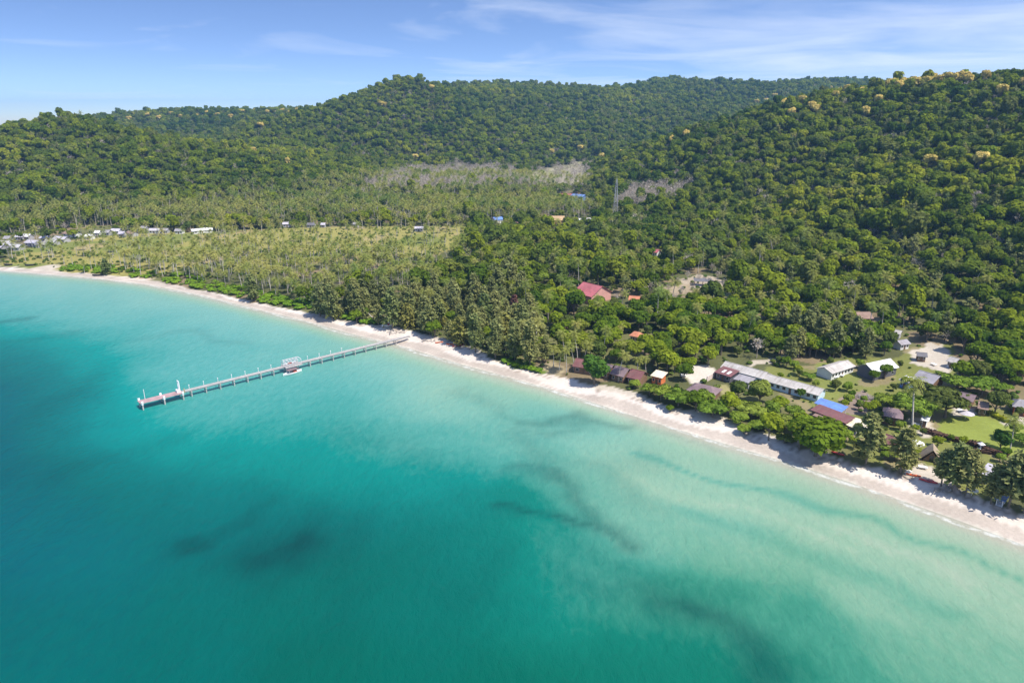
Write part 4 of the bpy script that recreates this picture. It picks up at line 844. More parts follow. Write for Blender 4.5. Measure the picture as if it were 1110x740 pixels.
# garden things
def wall_line(name, label, cat, pts, h, th, m_, foliage=False):
    W_ = [G(*p) for p in pts]; x0, y0, z0 = W_[0]; mb = MB()
    for a, b_ in zip(W_[:-1], W_[1:]):
        dx, dy = b_[0]-a[0], b_[1]-a[1]; l_ = math.hypot(dx, dy); nx_, ny_ = -dy/l_*th/2, dx/l_*th/2
        if foliage:
            n = int(l_ * 26); tt = rng.uniform(0, 1, n); P = np.stack([a[0]-x0+dx*tt + rng.uniform(-1,1,n)*th*.55, a[1]-y0+dy*tt + rng.uniform(-1,1,n)*th*.55, (a[2]-z0) + h*rng.uniform(.1,1.05,n)], 1)
            mb.quads(P, unit(rng.normal(size=(n,3)) + np.array([0,0,.7])), rng.uniform(.18,.34,n), 1.3); k_ = .82
        else: k_ = 1
        V = []
        for q, zz_ in ((a, a[2]-z0), (b_, b_[2]-z0)):
            for s_ in (-1, 1):
                V += [(q[0]-x0+s_*nx_*k_, q[1]-y0+s_*ny_*k_, zz_-.3), (q[0]-x0+s_*nx_*k_, q[1]-y0+s_*ny_*k_, zz_+h*(.9 if foliage else 1))]
        mb.add(V, [(0,4,5,1),(2,3,7,6),(1,5,7,3),(0,1,3,2),(4,6,7,5)])
    o = mb.obj(name, m_); o.location = (x0, y0, z0); return tag(o, label, cat)
wall_line("hedge", "dry brown hedge curving below the bright lawn", "hedge", [(1000,467),(1012,471),(1030,476),(1045,480),(1058,483),(1070,489),(1082,493),(1092,496)], 1.3, 2.4, M_BROWNHEDGE, True)
wall_line("hedge", "short dry brown hedge spur around the white stone lantern", "hedge", [(1052,488.5),(1062,490.5),(1072,491.5)], 1.0, 1.3, M_BROWNHEDGE, True)
wall_line("hedge", "golden yellow hedge at the lawn's far corner", "hedge", [(1074,449),(1082,453),(1092,458)], 1.2, 2.0, M_YHEDGE, True)
wall_line("hedge", "rusty orange hedge running right from the tilted grey roof", "hedge", [(1078,510),(1092,514),(1115,520)], .9, 1.2, leafmat("rusty leaves", [(.34,.12,.04),(.38,.16,.05)]), True)
wall_line("garden_wall", "pale pink garden wall beside the concrete lot", "wall", [(766,413.5),(772,410),(778.5,406.5)], 2.2, .3, paint("pale pink render", (.72,.60,.54), .9))
wall_line("garden_wall", "white rendered wall on the green bank above the beach", "wall", [(572,391),(581,388.5),(588,386)], 2.4, .35, M_WHITE)
x, y, z = G(1062.5, 487); t = thing("stone_lantern", "white stone lantern standing on the brown hedge spur", "garden ornament", (x, y, z)); MB().box(-.6,.6,-.6,.6,-.2,.5).obj("base", M_WHITE, t); MB().tube([(0,0,.5),(0,0,1.3)], [.3,.24], 8).obj("stem", M_WHITE, t); MB().box(-.5,.5,-.5,.5,1.3,1.9).obj("light_box", M_WHITE, t); MB().add([(-.85,-.85,1.9),(.85,-.85,1.9),(.85,.85,1.9),(-.85,.85,1.9),(0,0,2.6)], [(0,1,4),(1,2,4),(2,3,4),(3,0,4),(3,2,1,0)]).obj("cap", M_WHITE, t)
def parasol(label, px, py, m_, r_=1.9, h=2.4):
    x, y, z = G(px, py); t = thing("parasol", label, "parasol", (x, y, z)); taken.append((x, y, 2)); MB().tube([(0,0,-.2),(0,0,h)], .05, 6).obj("pole", M_WHITE, t); mb = MB()
    V = [(0,0,h+.1)] + [(r_*math.cos(a*math.pi/4), r_*math.sin(a*math.pi/4), h-.65) for a in range(8)] + [(0,0,h)] + [(r_*math.cos(a*math.pi/4), r_*math.sin(a*math.pi/4), h-.72) for a in range(8)]
    mb.add(V, [(0,1+a,1+(a+1)%8) for a in range(8)] + [(9,10+(a+1)%8,10+a) for a in range(8)] + [(1+a,10+a,10+(a+1)%8,1+(a+1)%8) for a in range(8)]); mb.obj("canopy", m_, t)
parasol("pale grey thatched sunshade alone at the lawn's far edge", 1046, 454, ROOF["lilac"], 2.6, 2.8); parasol("white sunshade at the top of the beach by the maroon hut", 991, 487, M_WHITE, 2.6, 3.0); parasol("white sunshade under the beach casuarinas by the grey lean-to", 1053, 537, M_WHITE, 1.5)
parasol("red sunshade below the second A-frame hut", 1040, 527, WALL["red"], 1.5)
x, y, z = G(741, 407); t = thing("pickup_truck", "small white vehicle parked at the edge of the pale concrete lot", "vehicle", (x, y, z), R(70)); MB().box(-2.3,2.3,-.85,.85,.4,1.0).obj("body", M_WHITE, t); MB().add([(-.9,-.8,1.0),(1.2,-.8,1.0),(1.2,.8,1.0),(-.9,.8,1.0),(-.6,-.68,1.7),(.7,-.68,1.7),(.7,.68,1.7),(-.6,.68,1.7)], [(4,5,6,7),(0,1,5,4),(1,2,6,5),(2,3,7,6),(3,0,4,7)]).obj("cabin", M_PANE, t); MB().box(-.58,.68,-.66,.66,1.703,1.76).obj("cab_roof", M_WHITE, t)
for sx in (-1.45, 1.45):
    for sy in (-.86, .86): MB().tube([(sx, sy-.1, .36), (sx, sy+.1, .36)], .36, 12).obj("wheel", M_DARKWOOD, t)
taken.append((x, y, 3)); taken.append((*gp(758, 403, 3), 8)); taken.append((*gp(750, 400, 3), 6)); taken.append((*gp(768, 402, 3), 6))
def tables(label, px, py, m_, rz=0):
    x, y, z = G(px, py); t = thing("table", label, "table", (x, y, z), rz); MB().box(-1.2,1.2,-.6,.6,.70,.78).obj("tabletop", m_, t)
    for sx in (-1, 1):
        for sy in (-.45, .45): MB().box(sx-.05,sx+.05,sy-.05,sy+.05,-.1,.70).obj("leg", m_, t)
tables("white garden table on the small lawn below the guesthouse", 906, 410, M_WHITE, .4); tables("white table on the grass beside another below the guesthouse", 913, 408, M_WHITE, 1.0); tables("white table by the plum hip-roofed house", 974, 455, M_WHITE, .2); tables("white table on the terrace before the thatched huts", 1000, 508, M_WHITE, -.4)
for lab, px, py in (("white table on the pale patio left of the lawn, nearer the palm", 992, 461), ("white table on the pale patio left of the lawn, nearer the lawn", 1003, 458), ("white table on the sandy patio behind the lawn", 1040, 446), ("white table on the sandy patch before the house with orange eave", 1098, 457), ("white table on the open sand beside the narrow casuarina", 985, 513), ("white table in the sandy yard uphill of the gardens", 1012, 396)):
    tables(lab, px, py, M_WHITE, rnd.uniform(0, 3))
house("kiosk", "low white-roofed kiosk on the patio left of the lawn", "kiosk", (999,452), (1008,454), 4.0, 2.4, .8, "white", "white", "shed", nwin=3)
house("hut", "small brown-roofed bungalow behind the sandy patio and the lawn", "bungalow", (1060,437), (1072,439), 6.0, 2.6, 1.6, "brown", "wood", nwin=3)
house("hut", "grey-roofed hut at the upper end of the bare yard", "hut", (1030,388), (1040,391), 5.5, 2.6, 1.4, "cement", "white", nwin=3)
house("tarpaulin_shelter", "blue tarpaulin shelter beneath the casuarinas at the beach's near end", "shelter", (1080,537), (1092,541), 3.5, 1.9, .3, "blue", "white", "shed", open_=True)
x, y, z = G(410, 351); o = MB().tube([(-15,17,7.5),(-6,7,3.4),(0,0,.2)], [.10,.18,.24], 6).obj("leaning_trunk", paint("bleached trunk", (.48,.44,.38), .9)); o.location = (x, y, z); tag(o, "bare pale trunk leaning out of the wood left of the pier", "dead trunk")

# ------------------------------------------------------------------ plants placed one by one
def proj(x, y, z):
    z = z - CAMH; f = y * cp - z * sp; u = y * sp + z * cp
    return 555 + F * x / f, 370 - F * u / f
def hand(form, kind, px, py, s, label, cat="tree", group=None, sz=None, var=None, keep=.55):
    x, y, z = G(px, py); taken.append((x, y, keep * 6 * s if form != "palm" else 1.5))
    return plant(form, kind, x, y, label, cat, group, s, sz, None, var)
HAND = [
 ("round","broadleaf_tree",644,417,1.2,"round dense dark green tree at the top of the beach in front of bungalows"),
 ("low_broad","broadleaf_tree",884,494,1.28,"largest broad green tree standing right on the beach"),
 ("broadleaf","broadleaf_tree",866,486,.95,"smaller green tree pressed against the left of the largest beach tree"),
 ("casuarina","casuarina_tree",938,503,1.12,"bushy casuarina on the beach next to the largest broad tree"),
 ("casuarina","casuarina_tree",976,513,.98,"narrow casuarina on the beach left of the white terrace"),
 ("casuarina_open","casuarina_tree",1020,527,.80,"small open casuarina at the terrace, left of a taller pair"),
 ("casuarina_open","casuarina_tree",1032,532,1.0,"taller open casuarina in front of the thatched huts"),
 ("casuarina_open","casuarina_tree",1046,537,.95,"open casuarina with bare lower trunk beside the grey lean-to"),
 ("casuarina_open","casuarina_tree",1074,546,.8,"slim casuarina between the lean-to and the tall trees at the frame's edge"),
 ("casuarina_open","casuarina_tree",1092,551,1.12,"tall feathery casuarina at the beach's near end, over the blue tarpaulin"),
 ("casuarina_open","casuarina_tree",1110,556,1.15,"casuarina cut by the picture's right edge at the beach"),
 ("broadleaf","broadleaf_tree",746,404,.62,"neat green tree between the orange hut and the concrete lot"),
 ("olive_round","broadleaf_tree",799,434,.82,"round dark olive tree in front of the grey lean-to"),
 ("bright_round","broadleaf_tree",823,437,.98,"round bright green tree in front of the long building, beside the olive one"),
 ("umbrella","spreading_tree",1024,452,1.08,"dark olive umbrella-shaped tree behind the lawn"),
 ("spreading","spreading_tree",962,444,.72,"bright low spreading tree behind the plum hip-roofed house"),
 ("spreading","spreading_tree",990,453,1.0,"bright spreading tree under the tall palm's trunk"),
 ("spreading","spreading_tree",1036,424,.85,"bright spreading tree right of the grey-roofed house"),
 ("spreading","spreading_tree",1064,428,.9,"long bright spreading tree behind the narrow brown roof"),
 ("olive_round","broadleaf_tree",1078,449,.95,"pale olive round tree between the lawn and the golden hedge"),
 ("bright_round","broadleaf_tree",1070,395,.78,"yellow-green round tree on the slope above the gardens"),
 ("round","broadleaf_tree",1084,487,.62,"dark round tree beside the short palm on the lawn"),
 ("broadleaf","broadleaf_tree",958,410,.55,"small dark tree in front of the white barn"),
 ("broadleaf","broadleaf_tree",947,414,.45,"smaller bushy tree left of the one before the white barn"),
 ("olive_round","broadleaf_tree",905,424,.5,"small olive tree at the corner of the small lawn by the long building"),
 ("broadleaf","broadleaf_tree",1018,392,.0,""),
 ("bare","bare_tree",820,388,.85,"pale leafless tree with white branches behind the long building"),
 ("dead","casuarina_tree",557,352,1.05,"dead casuarina with reddish brown needles in the shore wood"),
 ("casuarina_yellow","casuarina_tree",442,356,1.0,"yellowing casuarina directly at the landward end of the pier"),
 ("casuarina_yellow","casuarina_tree",498,374,1.05,"yellowish casuarina behind the driftwood and red kayaks"),
 ("casuarina","casuarina_tree",466,363,1.0,"pale green drooping casuarina between two yellowish ones"),
 ("casuarina","casuarina_tree",274,326,1.05,"lone bushy casuarina standing out from bright shrubs on the far beach"),
 ("casuarina","casuarina_tree",116,298,.75,"low bushy casuarina at the far beach, left of the lone one"),
 ("broadleaf","broadleaf_tree",650,334,.62,"dark green tree in front of the red-roofed villa"),
 ("bright_round","broadleaf_tree",589,308,.8,"yellow-green tree beside the orange-roofed hut in the wood"),
 ("bright_round","broadleaf_tree",647,295,.8,"left one of two yellow-green trees above the red-roofed villa"),
 ("bright_round","broadleaf_tree",655,296,.75,"right one of two yellow-green trees above the red-roofed villa"),
 ("bright_round","broadleaf_tree",575,238,1.1,"broad yellow-green tree in the valley beside the tan-roofed house"),
]
for f_, k_, px, py, s_, lab, *r_ in HAND:
    if s_ > 0: hand(f_, k_, px, py, s_, lab, sz={"casuarina": s_ * .88, "casuarina_open": s_ * .92}.get(f_, 1.15 if lab.startswith("largest") else None))
SG = "leafy trees along the beach front"
for px, py, s_, f_ in [(716,434,.66,0),(735,440,.78,0),(754,445,.72,1),(772,452,.8,0),(762,437,.62,0),(789,449,.66,1),(800,460,.6,2),(813,452,.8,0),(833,477,.7,1),(846,464,.7,0),(836,452,.55,2),(704,428,.5,0),(688,421,.45,2),(850,480,.42,0),(822,466,.5,0),(726,446,.28,1),(868,470,.55,1),(860,455,.5,0),(845,446,.55,1),(806,470,.36,0)]:
    hand(("spreading", "broadleaf", "bright_round")[f_], "spreading_tree", px, py, s_ * (1 if f_ == 0 else 1.15), "leafy tree in the uneven row between the beach and the long building", "tree", SG, sz=s_ * rnd.uniform(.8, 1.35))
PL_ = [(985,468,1.12,4,"very tall slender palm towering over the gardens"),(1094,490,.92,0,"short stout palm at the right edge of the lawn"),(670,414,.85,1,"palm standing just right of the round dark tree"),(594,349,.95,4,"tall thin palm in the wood above the green bank"),
 (627,312,1.1,4,"tall bare-trunked palm left of the red-roofed villa"),(712,350,1.05,4,"lone tall palm with pale trunk right of the villa"),(729,299,1.15,4,"tall palm beside the sandy clearing"),(755,277,1.1,3,"tall palm with a pale trunk at the hill's foot above the clearing"),(822,297,1.1,4,"palm on the lower hillside above the shed"),(875,324,1.0,4,"palm at the foot of the hill near the lone brown cabin"),(665,295,.95,3,"palm between the yellow-green trees and the pink-roofed hut")]
for px, py, s_, v_, lab in PL_: hand("palm_tall" if px == 985 else "palm", "coconut_palm", px, py, s_, lab, var=0 if px == 985 else v_)
for px, py, s_ in [(606,403,.75),(614,406,.7),(622,402,.85),(632,400,.8),(600,398,.8),(690,413,.7),(654,388,.85),(700,411,.7),(640,384,.85),(612,392,.9),(626,392,.9),(676,392,.85)]:
    hand("palm", "coconut_palm", px, py, s_, "coconut palm among the maroon-roofed bungalows by the beach", "palm tree", "palms among the beach bungalows")

YT = [(992,80),(1018,83),(1034,77),(1046,85),(962,88),(980,82),(1068,83),(1098,82),(935,100),(870,108),(850,112),(785,128),(728,152),(196,125),(224,122),(262,120),(290,121),(306,119),(322,118),(172,127),(250,126),(1011,79),(1004,76),(989,77),(1040,82),(1028,79),(1050,80),(968,84),(925,92),(918,97),(910,96),(905,103),(900,95),(952,108),(938,122),(884,119),(880,115),(865,91),(820,110),(840,103),(830,108),(743,146),(700,157),(672,166),(710,190),(652,169),(598,164),(629,160),(1110,90),
      (236,124),(248,122),(275,119),(300,121),(314,121),(186,122),(140,128),(160,124),(212,124),(283,135),(312,175),(540,163),(468,94),(415,113),(450,170),(275,163),(1007,176),(1062,174),(858,121),(1085,100),(975,92)]
YPOS = []
for px, py in YT:
    h_ = None
    for dy_ in (2, 5, 8, 11, 15):
        h_ = h_ or hit(px, py + dy_, 8.0)
    if h_: YPOS.append((h_[0], h_[1], px)); taken.append((h_[0], h_[1], 6.5))
GP = [(866,408,.5),(876,412,.5),(884,419,.45),(860,400,.6),(852,398,.6),(844,396,.6),(918,424,.5),(922,432,.45),(936,436,.4),(941,450,.55),(948,446,.5),(950,458,.6),(938,464,.55),(929,470,.5),(968,402,.55),(975,398,.5),(980,420,.5),(968,424,.55),
      (1006,424,.55),(1012,446,.5),(1000,440,.6),(1040,446,.5),(1048,438,.6),(1064,444,.6),(1095,444,.6),(1104,452,.5),(1100,470,.5),(1108,482,.55),(1086,476,.45),(990,470,.5),(975,466,.55),(962,462,.5),(952,472,.5),(948,486,.55),(1000,472,.45),(1016,484,.4),(990,496,.45),(1090,520,.6),(1104,530,.65),(1066,522,.5),(1044,515,.5),(916,478,.6),(925,486,.55),(904,478,.5),(910,466,.5),(1030,400,.5),(1046,410,.6),(1058,414,.6),(1072,418,.6),(1088,424,.6),(1098,420,.65)]
for _q in range(130):
    gx_, gy_ = rnd.uniform(845, 1112), rnd.uniform(394, 530)
    w_ = gp(gx_, gy_, 3)
    if inside(np.array([w_[0]]), np.array([w_[1]]), GARDEN)[0] and not inside(np.array([w_[0]]), np.array([w_[1]]), LAWN)[0] and clear_of(w_[0], w_[1], .3): GP.append((gx_, gy_, rnd.uniform(.22, .55)))
GP = [g for g in GP if not any(inside(np.array([gp(g[0], g[1], 3)[0]]), np.array([gp(g[0], g[1], 3)[1]]), PG(p))[0] for p in SANDY)]
GL = "leafy bush or small tree filling the gardens between the beach huts and the lawn"
for px, py, s_ in GP:
    f_ = rnd.choice(["broadleaf", "bright_round", "spreading", "olive_round", "broadleaf"])
    hand(f_, "garden_bush", px, py, s_ * rnd.uniform(.62, .85), GL, "bush", "bushes of the beach gardens", keep=.35)
# ---- fields of candidates
def jgrid(x0, x1, y0, y1, c):
    gx, gy = np.meshgrid(np.arange(x0, x1, c), np.arange(y0, y1, c)); gx = gx.ravel(); gy = gy.ravel()
    return gx + rng.uniform(-.42, .42, len(gx)) * c, gy + rng.uniform(-.42, .42, len(gy)) * c
def fov(x, y, k=.92, a=50): return np.abs(x) < k * y + a
# openings that keep the houses of the wood and valley in sight
def sight(x, y, z):
    m_ = np.ones(len(x), bool); px, py = np.zeros(len(x)), np.zeros(len(x))
    f = y * cp - (z - CAMH) * sp; px = 555 + F * x / f; py = 370 - F * (y * sp + (z - CAMH) * cp) / f
    for a, b_, c, d in WIN: m_ &= ~((px > a) & (px < c) & (py > b_) & (py < d))
    return m_
# glades kept open in front of roofs
WIN = [(628,312,658,344),(626,398,646,412),(664,404,700,416),(678,324,700,342),(566,308,582,324),(682,362,700,380),(704,272,720,288),(783,347,798,362),(728,300,792,332),(708,312,730,326),(925,343,947,360),(588,238,616,252),(624,238,644,250),(531,238,547,250),(603,212,639,226),(965,360,985,378),(888,402,922,410),(782,388,900,428),(662,226,672,240),(554,239,564,248),(612,344,632,358)]
# what the slopes in front leave in sight (with a good margin for a step to the side)
AZ = np.linspace(-1.0, 1.0, 260); DD = np.concatenate([np.arange(230, 1300, 12), np.arange(1300, 2700, 24)])
AA, D2 = np.meshgrid(AZ, DD); HT = Hh((AA * D2).ravel(), D2.ravel()).reshape(AA.shape); SLP = np.maximum.accumulate((HT + 3 - CAMH) / D2, axis=0)
def visible(x, y, z, top=26):
    ia = np.clip(np.round((x / y + 1) / 2 * (len(AZ) - 1)).astype(int), 0, len(AZ) - 1); idd = np.clip(np.searchsorted(DD, y - 25) - 1, 0, len(DD) - 1)
    return (z + top - CAMH) / y > SLP[idd, ia]

GROVE = PG([(70,292),(110,287),(160,280),(230,272),(300,269),(350,271),(440,276),(512,270),(505,285),(480,300),(455,318),(400,322),(340,326),(300,322),(240,311),(180,301),(120,298)])
BELT = PG([(-60,262),(30,252),(100,246),(200,243),(340,241),(505,243),(640,240),(640,228),(560,231),(420,231),(300,231),(180,234),(80,238),(-60,246)])
SHORE_CAS = PG([(330,339),(360,343),(398,351),(440,356),(482,366),(520,381),(560,394),(590,392),(600,370),(570,345),(530,330),(470,325),(420,325),(360,330)])
CLEARINGS = [GARDEN, LAWN, MEADOW] + [PG(p) for p in SANDY] + [PG([(735,303),(760,297),(775,300),(790,306),(770,314),(738,312)]), PG([(715,312),(750,306),(755,316),(720,322)]), PG([(815,388),(840,382),(856,378),(858,383),(840,389),(816,394)]), PG([(540,388),(560,380),(590,384),(600,404),(585,405),(560,400)]), PG([(600,386),(700,396),(715,412),(760,412),(800,420),(900,440),(900,470),(840,470),(740,440),(640,416),(600,408)])]
cx1, cy1 = jgrid(-1300, 1300, 240, 1150, 5.5); k = fov(cx1, cy1); cx1, cy1 = cx1[k], cy1[k]
cx2, cy2 = jgrid(-2300, 2300, 1150, 2500, 6.9); k = fov(cx2, cy2); cx2, cy2 = cx2[k], cy2[k]
cx = np.concatenate([cx1, cx2]); cy = np.concatenate([cy1, cy2]); cz = Hh(cx, cy); cs = poly_sd(cx, cy, BK)
ok = (cs > 6) & visible(cx, cy, cz)
dry = np.zeros(len(cx), bool)
for P in DRYW: dry |= inside(cx + vnoise(cx, cy, .05, 71) * 14, cy + vnoise(cx, cy, .05, 72) * 14, P)
dry &= rng.uniform(size=len(cx)) < .8
for P in CLEARINGS + [OPEN]: ok &= ~inside(cx, cy, P)
VAL = PH([(130,246),(640,243),(640,200),(560,192),(440,192),(330,204),(200,222),(130,232)]); valley = inside(cx, cy, VAL)
grove = inside(cx, cy, GROVE); belt = inside(cx, cy, BELT); scas = inside(cx, cy, SHORE_CAS)
farleft = (cx < -150) & (cz < 8) & (cs < 140) & ~belt & (rng.uniform(size=len(cx)) < .86)
forest = ok & ~dry & ~grove & ~scas & ~farleft & (rng.uniform(size=len(cx)) < np.where(belt, .35, np.where(valley, .6, np.where(cz < 12, .80, .985))))
T_ = np.array(taken)
def free(x, y, extra=0.0):
    m_ = np.ones(len(x), bool)
    for a, b_, r_ in T_: m_ &= (x - a) ** 2 + (y - b_) ** 2 > (r_ + extra) ** 2
    return m_
fi = np.where(forest)[0]; m_ = free(cx[fi], cy[fi], 1.5) & sight(cx[fi], cy[fi], cz[fi]); fi = fi[m_]
d_ = np.hypot(cx[fi], cy[fi]); fi = fi[np.argsort(d_)]

# individuals: the broadleaf trees that show largest
def zone(px, py, z):
    if z > 16: return ("hillside tree among the lowest and nearest on the right hill's wooded slope", "nearest trees on the foot of the right hill")
    if px > 790: return ("broadleaf tree in the wood between the long building and the hill", "trees between the long building and the hill")
    if px > 600: return ("broadleaf tree in the wood around the red-roofed villa", "trees of the wood round the villa")
    return ("broadleaf tree in the wood behind the shore casuarinas", "trees behind the shore casuarinas")
N_IND = 268; ind = 0; rest = []
for i in fi:
    x, y, z = cx[i], cy[i], cz[i]; px, py = proj(x, y, z + 5)
    if ind < N_IND and -10 < px < 1120:
        lab, grp = zone(px, py, z); s_ = rnd.uniform(.55, 1.05); f_ = "broadleaf" if rnd.random() < .88 else "olive_round"
        plant(f_, "broadleaf_tree", float(x), float(y), lab, "tree", grp, s_, s_ * rnd.uniform(.85, 1.2), z=float(z)); ind += 1
    else: rest.append(i)
rest = np.array(rest)
FF = []
for s_ in range(14):
    r_ = np.random.default_rng(900 + s_); tall = r_.uniform(.85, 1.3)
    mb = crown_mb(200 + s_, 5.0, 1.6, 9.5 * tall + 1, [5, 7, 9, 12, 15][s_ % 5], 420, r_.uniform(.52, .78), r_.uniform(.8, 1.15), r_.uniform(.6, .8), r_.uniform(.55, .95))
    mb.tube([(0,0,-1),(0,0,5)], [.35,.2], 5, 1)
    FF.append(mb.mesh("forest form", [M_FOREST, M_BARK]))
for s_ in range(2):
    mb = cas_mb(240 + s_, 14, 4.4, 44, 9); mb.tube([(0,0,-1),(0,0,9)], [.3,.1], 5, 1); FF.append(mb.mesh("forest form", [M_CAS, M_BARK]))
for s_ in range(2): FF.append(bare_mb(250 + s_, 10, 4.6).mesh("forest form", M_DRY))
for i_ in (1, 3):
    h, b_ = PB[i_]; mb = palm_crown(260 + i_, h, b_, 15, 4.6, 5); mb.tube([(b_ * t ** 2, b_ * .3 * t ** 2, -.4 + (h + .4) * t) for t in (0, .35, .7, 1)], [.30, .2, .18, .15], 5, 1); FF.append(mb.mesh("forest form", [M_PALM, M_PALMBARK]))
n = len(rest); D_ = np.hypot(cx[rest], cy[rest])
base = np.clip(rng.lognormal(-.34, .33, n), .36, 1.4) * np.where(cy[rest] > 1150, 1.12, 1.0)
low = cz[rest] < 24
pr = np.where(low[:, None], np.array([.055] * 14 + [.045] * 2 + [.022] * 2 + [.048] * 2), np.array([.061] * 14 + [.034] * 2 + [.028] * 2 + [.008] * 2)); pr /= pr.sum(1, keepdims=True)
vr = valley[rest]; pr[vr] = np.array([.024] * 14 + [.15] * 2 + [.06] * 2 + [.12] * 2); pr /= pr.sum(1, keepdims=True)
fidx = (rng.uniform(size=(n, 1)) > np.cumsum(pr, 1)).sum(1).clip(0, 19)
base = np.where(fidx >= 14, np.clip(base, .5, 1.0), base)
scatter("forest", np.stack([cx[rest], cy[rest], cz[rest]], 1), rng.uniform(0, 6.28, n), np.stack([base, base, base * np.where(fidx >= 14, rng.uniform(.85, 1.1, n), rng.uniform(.85, 1.35, n))], 1), fidx, FF, "dense mixed tropical forest covering the hills and valley behind the bay")

# blossoming and drying crowns on the ridges
for x, y, px in YPOS:
    z = H1(x, y)
    far_ = y > 1250
    lab, grp = (("small buff-topped tree on the far hills beyond the valley", "buff-topped trees on the far hills") if px < 600 and y > 700 else ("yellow blossoming tree on the right hill above the gardens", "yellow blossoming trees on the right hill"))
    plant("flowering", "flowering_tree", x, y, lab, "tree", grp, rnd.uniform(.85, 1.3) * (1.35 if far_ else 1), rnd.uniform(1.35, 1.6), z=z)

# casuarina belt
px_, py_ = jgrid(-140, 60, 260, 420, 7.3); k = inside(px_, py_, SHORE_CAS) & free(px_, py_, .5); px_, py_ = px_[k], py_[k]
for x, y in zip(px_, py_):
    a, b_ = proj(x, y, 4); s_ = rnd.uniform(.55, 1.12)
    lab, grp = (("casuarina in the belt behind the beach left of the pier", "shore casuarinas left of the pier") if a < 440 else ("casuarina in the belt behind the beach right of the pier", "shore casuarinas right of the pier"))
    if rnd.random() < .14:
        plant("palm", "coconut_palm", float(x), float(y), "coconut palm growing among the shore casuarinas by the pier", "palm tree", "palms among the shore casuarinas", rnd.uniform(.75, 1.05)); continue
    if rnd.random() < .80: plant("casuarina_yellow" if rnd.random() < .07 else "casuarina", "casuarina_tree", float(x), float(y), lab, "tree", grp, s_, s_ * rnd.uniform(.85, 1.15))
    else: plant("broadleaf", "broadleaf_tree", float(x), float(y), "leafy green tree among the shore casuarinas", "tree", "leafy trees among the shore casuarinas", s_ * .8)
for px, py, s_ in [(548,318,1.2),(556,322,1.15),(540,326,1.1),(565,330,1.1),(535,315,1.0),(552,308,1.05)]: hand("casuarina", "casuarina_tree", px, py, s_, "tall casuarina in the clump rising behind the dead brown tree", "tree", "tall casuarinas behind the dead tree")
for px, py, s_ in [(872,376,1.0),(888,382,1.0),(903,388,.95),(858,370,1.0),(924,382,.95),(880,365,.95),(898,372,1.0),(914,374,1.0),(845,366,.9),(938,388,.8),(865,388,.8),(855,392,.7)]: hand("casuarina", "casuarina_tree", px, py, s_, "pale olive casuarina between the guesthouse and the hill", "tree", "casuarinas behind the guesthouse")
T_ = np.array(taken)

# palms of the grove
px_, py_ = jgrid(-560, 140, 290, 1150, 6.6); z_ = Hh(px_, py_); g_ = inside(px_, py_, GROVE) & (poly_sd(px_, py_, BK) > 8) & free(px_, py_)
b2 = inside(px_, py_, BELT) | (inside(px_, py_, VAL) & (rng.uniform(size=len(px_)) < .5)); m2 = inside(px_, py_, MEADOW) & ~g_ & (rng.uniform(size=len(px_)) < .15)
wood = np.zeros(len(px_), bool)
keep = (g_ & (rng.uniform(size=len(px_)) < .70)) | (b2 & (rng.uniform(size=len(px_)) < .70)) | m2
keep &= sight(px_, py_, z_)
pa = [(float(a), float(b_), float(c), bool(d)) for a, b_, c, d in zip(px_[keep], py_[keep], z_[keep], b2[keep])]
# palms that stand up through the wood
wx_, wy_ = jgrid(-60, 330, 300, 640, 17); wz_ = Hh(wx_, wy_); kk = (wz_ < 16) & sight(wx_, wy_, wz_) & free(wx_, wy_, 1) & (poly_sd(wx_, wy_, BK) > 25) & ~inside(wx_, wy_, GARDEN) & ~inside(wx_, wy_, LAWN) & ~inside(wx_, wy_, GROVE) & (rng.uniform(size=len(wx_)) < .6)
pa += [(float(a), float(b_), float(c), None) for a, b_, c in zip(wx_[kk], wy_[kk], wz_[kk])]
pa.sort(key=lambda q: math.hypot(q[0], q[1])); np_ = COUNT.get("coconut_palm", 0); far_p = []
for x, y, z, bl in pa:
    a, b_ = proj(x, y, z)
    if not (-25 < a < 1135): continue
    s_ = rnd.uniform(.72, 1.05) * (1.12 if bl else 1)
    if np_ < 298 and not bl:
        solo = bl is False and inside(np.array([x]), np.array([y]), MEADOW)[0] and not inside(np.array([x]), np.array([y]), GROVE)[0]
        if solo: lab, grp = "lone coconut palm standing out on the open yellow-green meadow", "palms dotted over the meadow"
        else: lab, grp = (("coconut palm standing up through the wood inland of the beach", "palms rising out of the wood") if bl is None else ("slender coconut palm in the grove between the meadow and the far beach", "palms of the coconut grove"))
        plant("palm", "coconut_palm", x, y, lab, "palm tree", grp, s_, z=z); np_ += 1
    else: far_p.append((x, y, z, s_))
PF = []
for i, (h, b_) in enumerate(PB):
    mb = palm_crown(150 + i, h, b_, 15, 4.4, 5); nf = len(mb.f); mb.tube([(b_ * t ** 2, b_ * .3 * t ** 2, -.4 + (h + .4) * t) for t in (0, .35, .7, 1)], [.30, .2, .18, .15], 5, 1); PF.append(mb.mesh("palm form", [M_PALM, M_PALMBARK]))
fp = np.array(far_p); n = len(fp)
scatter("palm_grove", fp[:, :3], rng.uniform(0, 6.28, n), np.repeat(fp[:, 3:4], 3, 1), rng.integers(0, 5, n), PF, "distant belt of tall coconut palms along the back of the meadow")

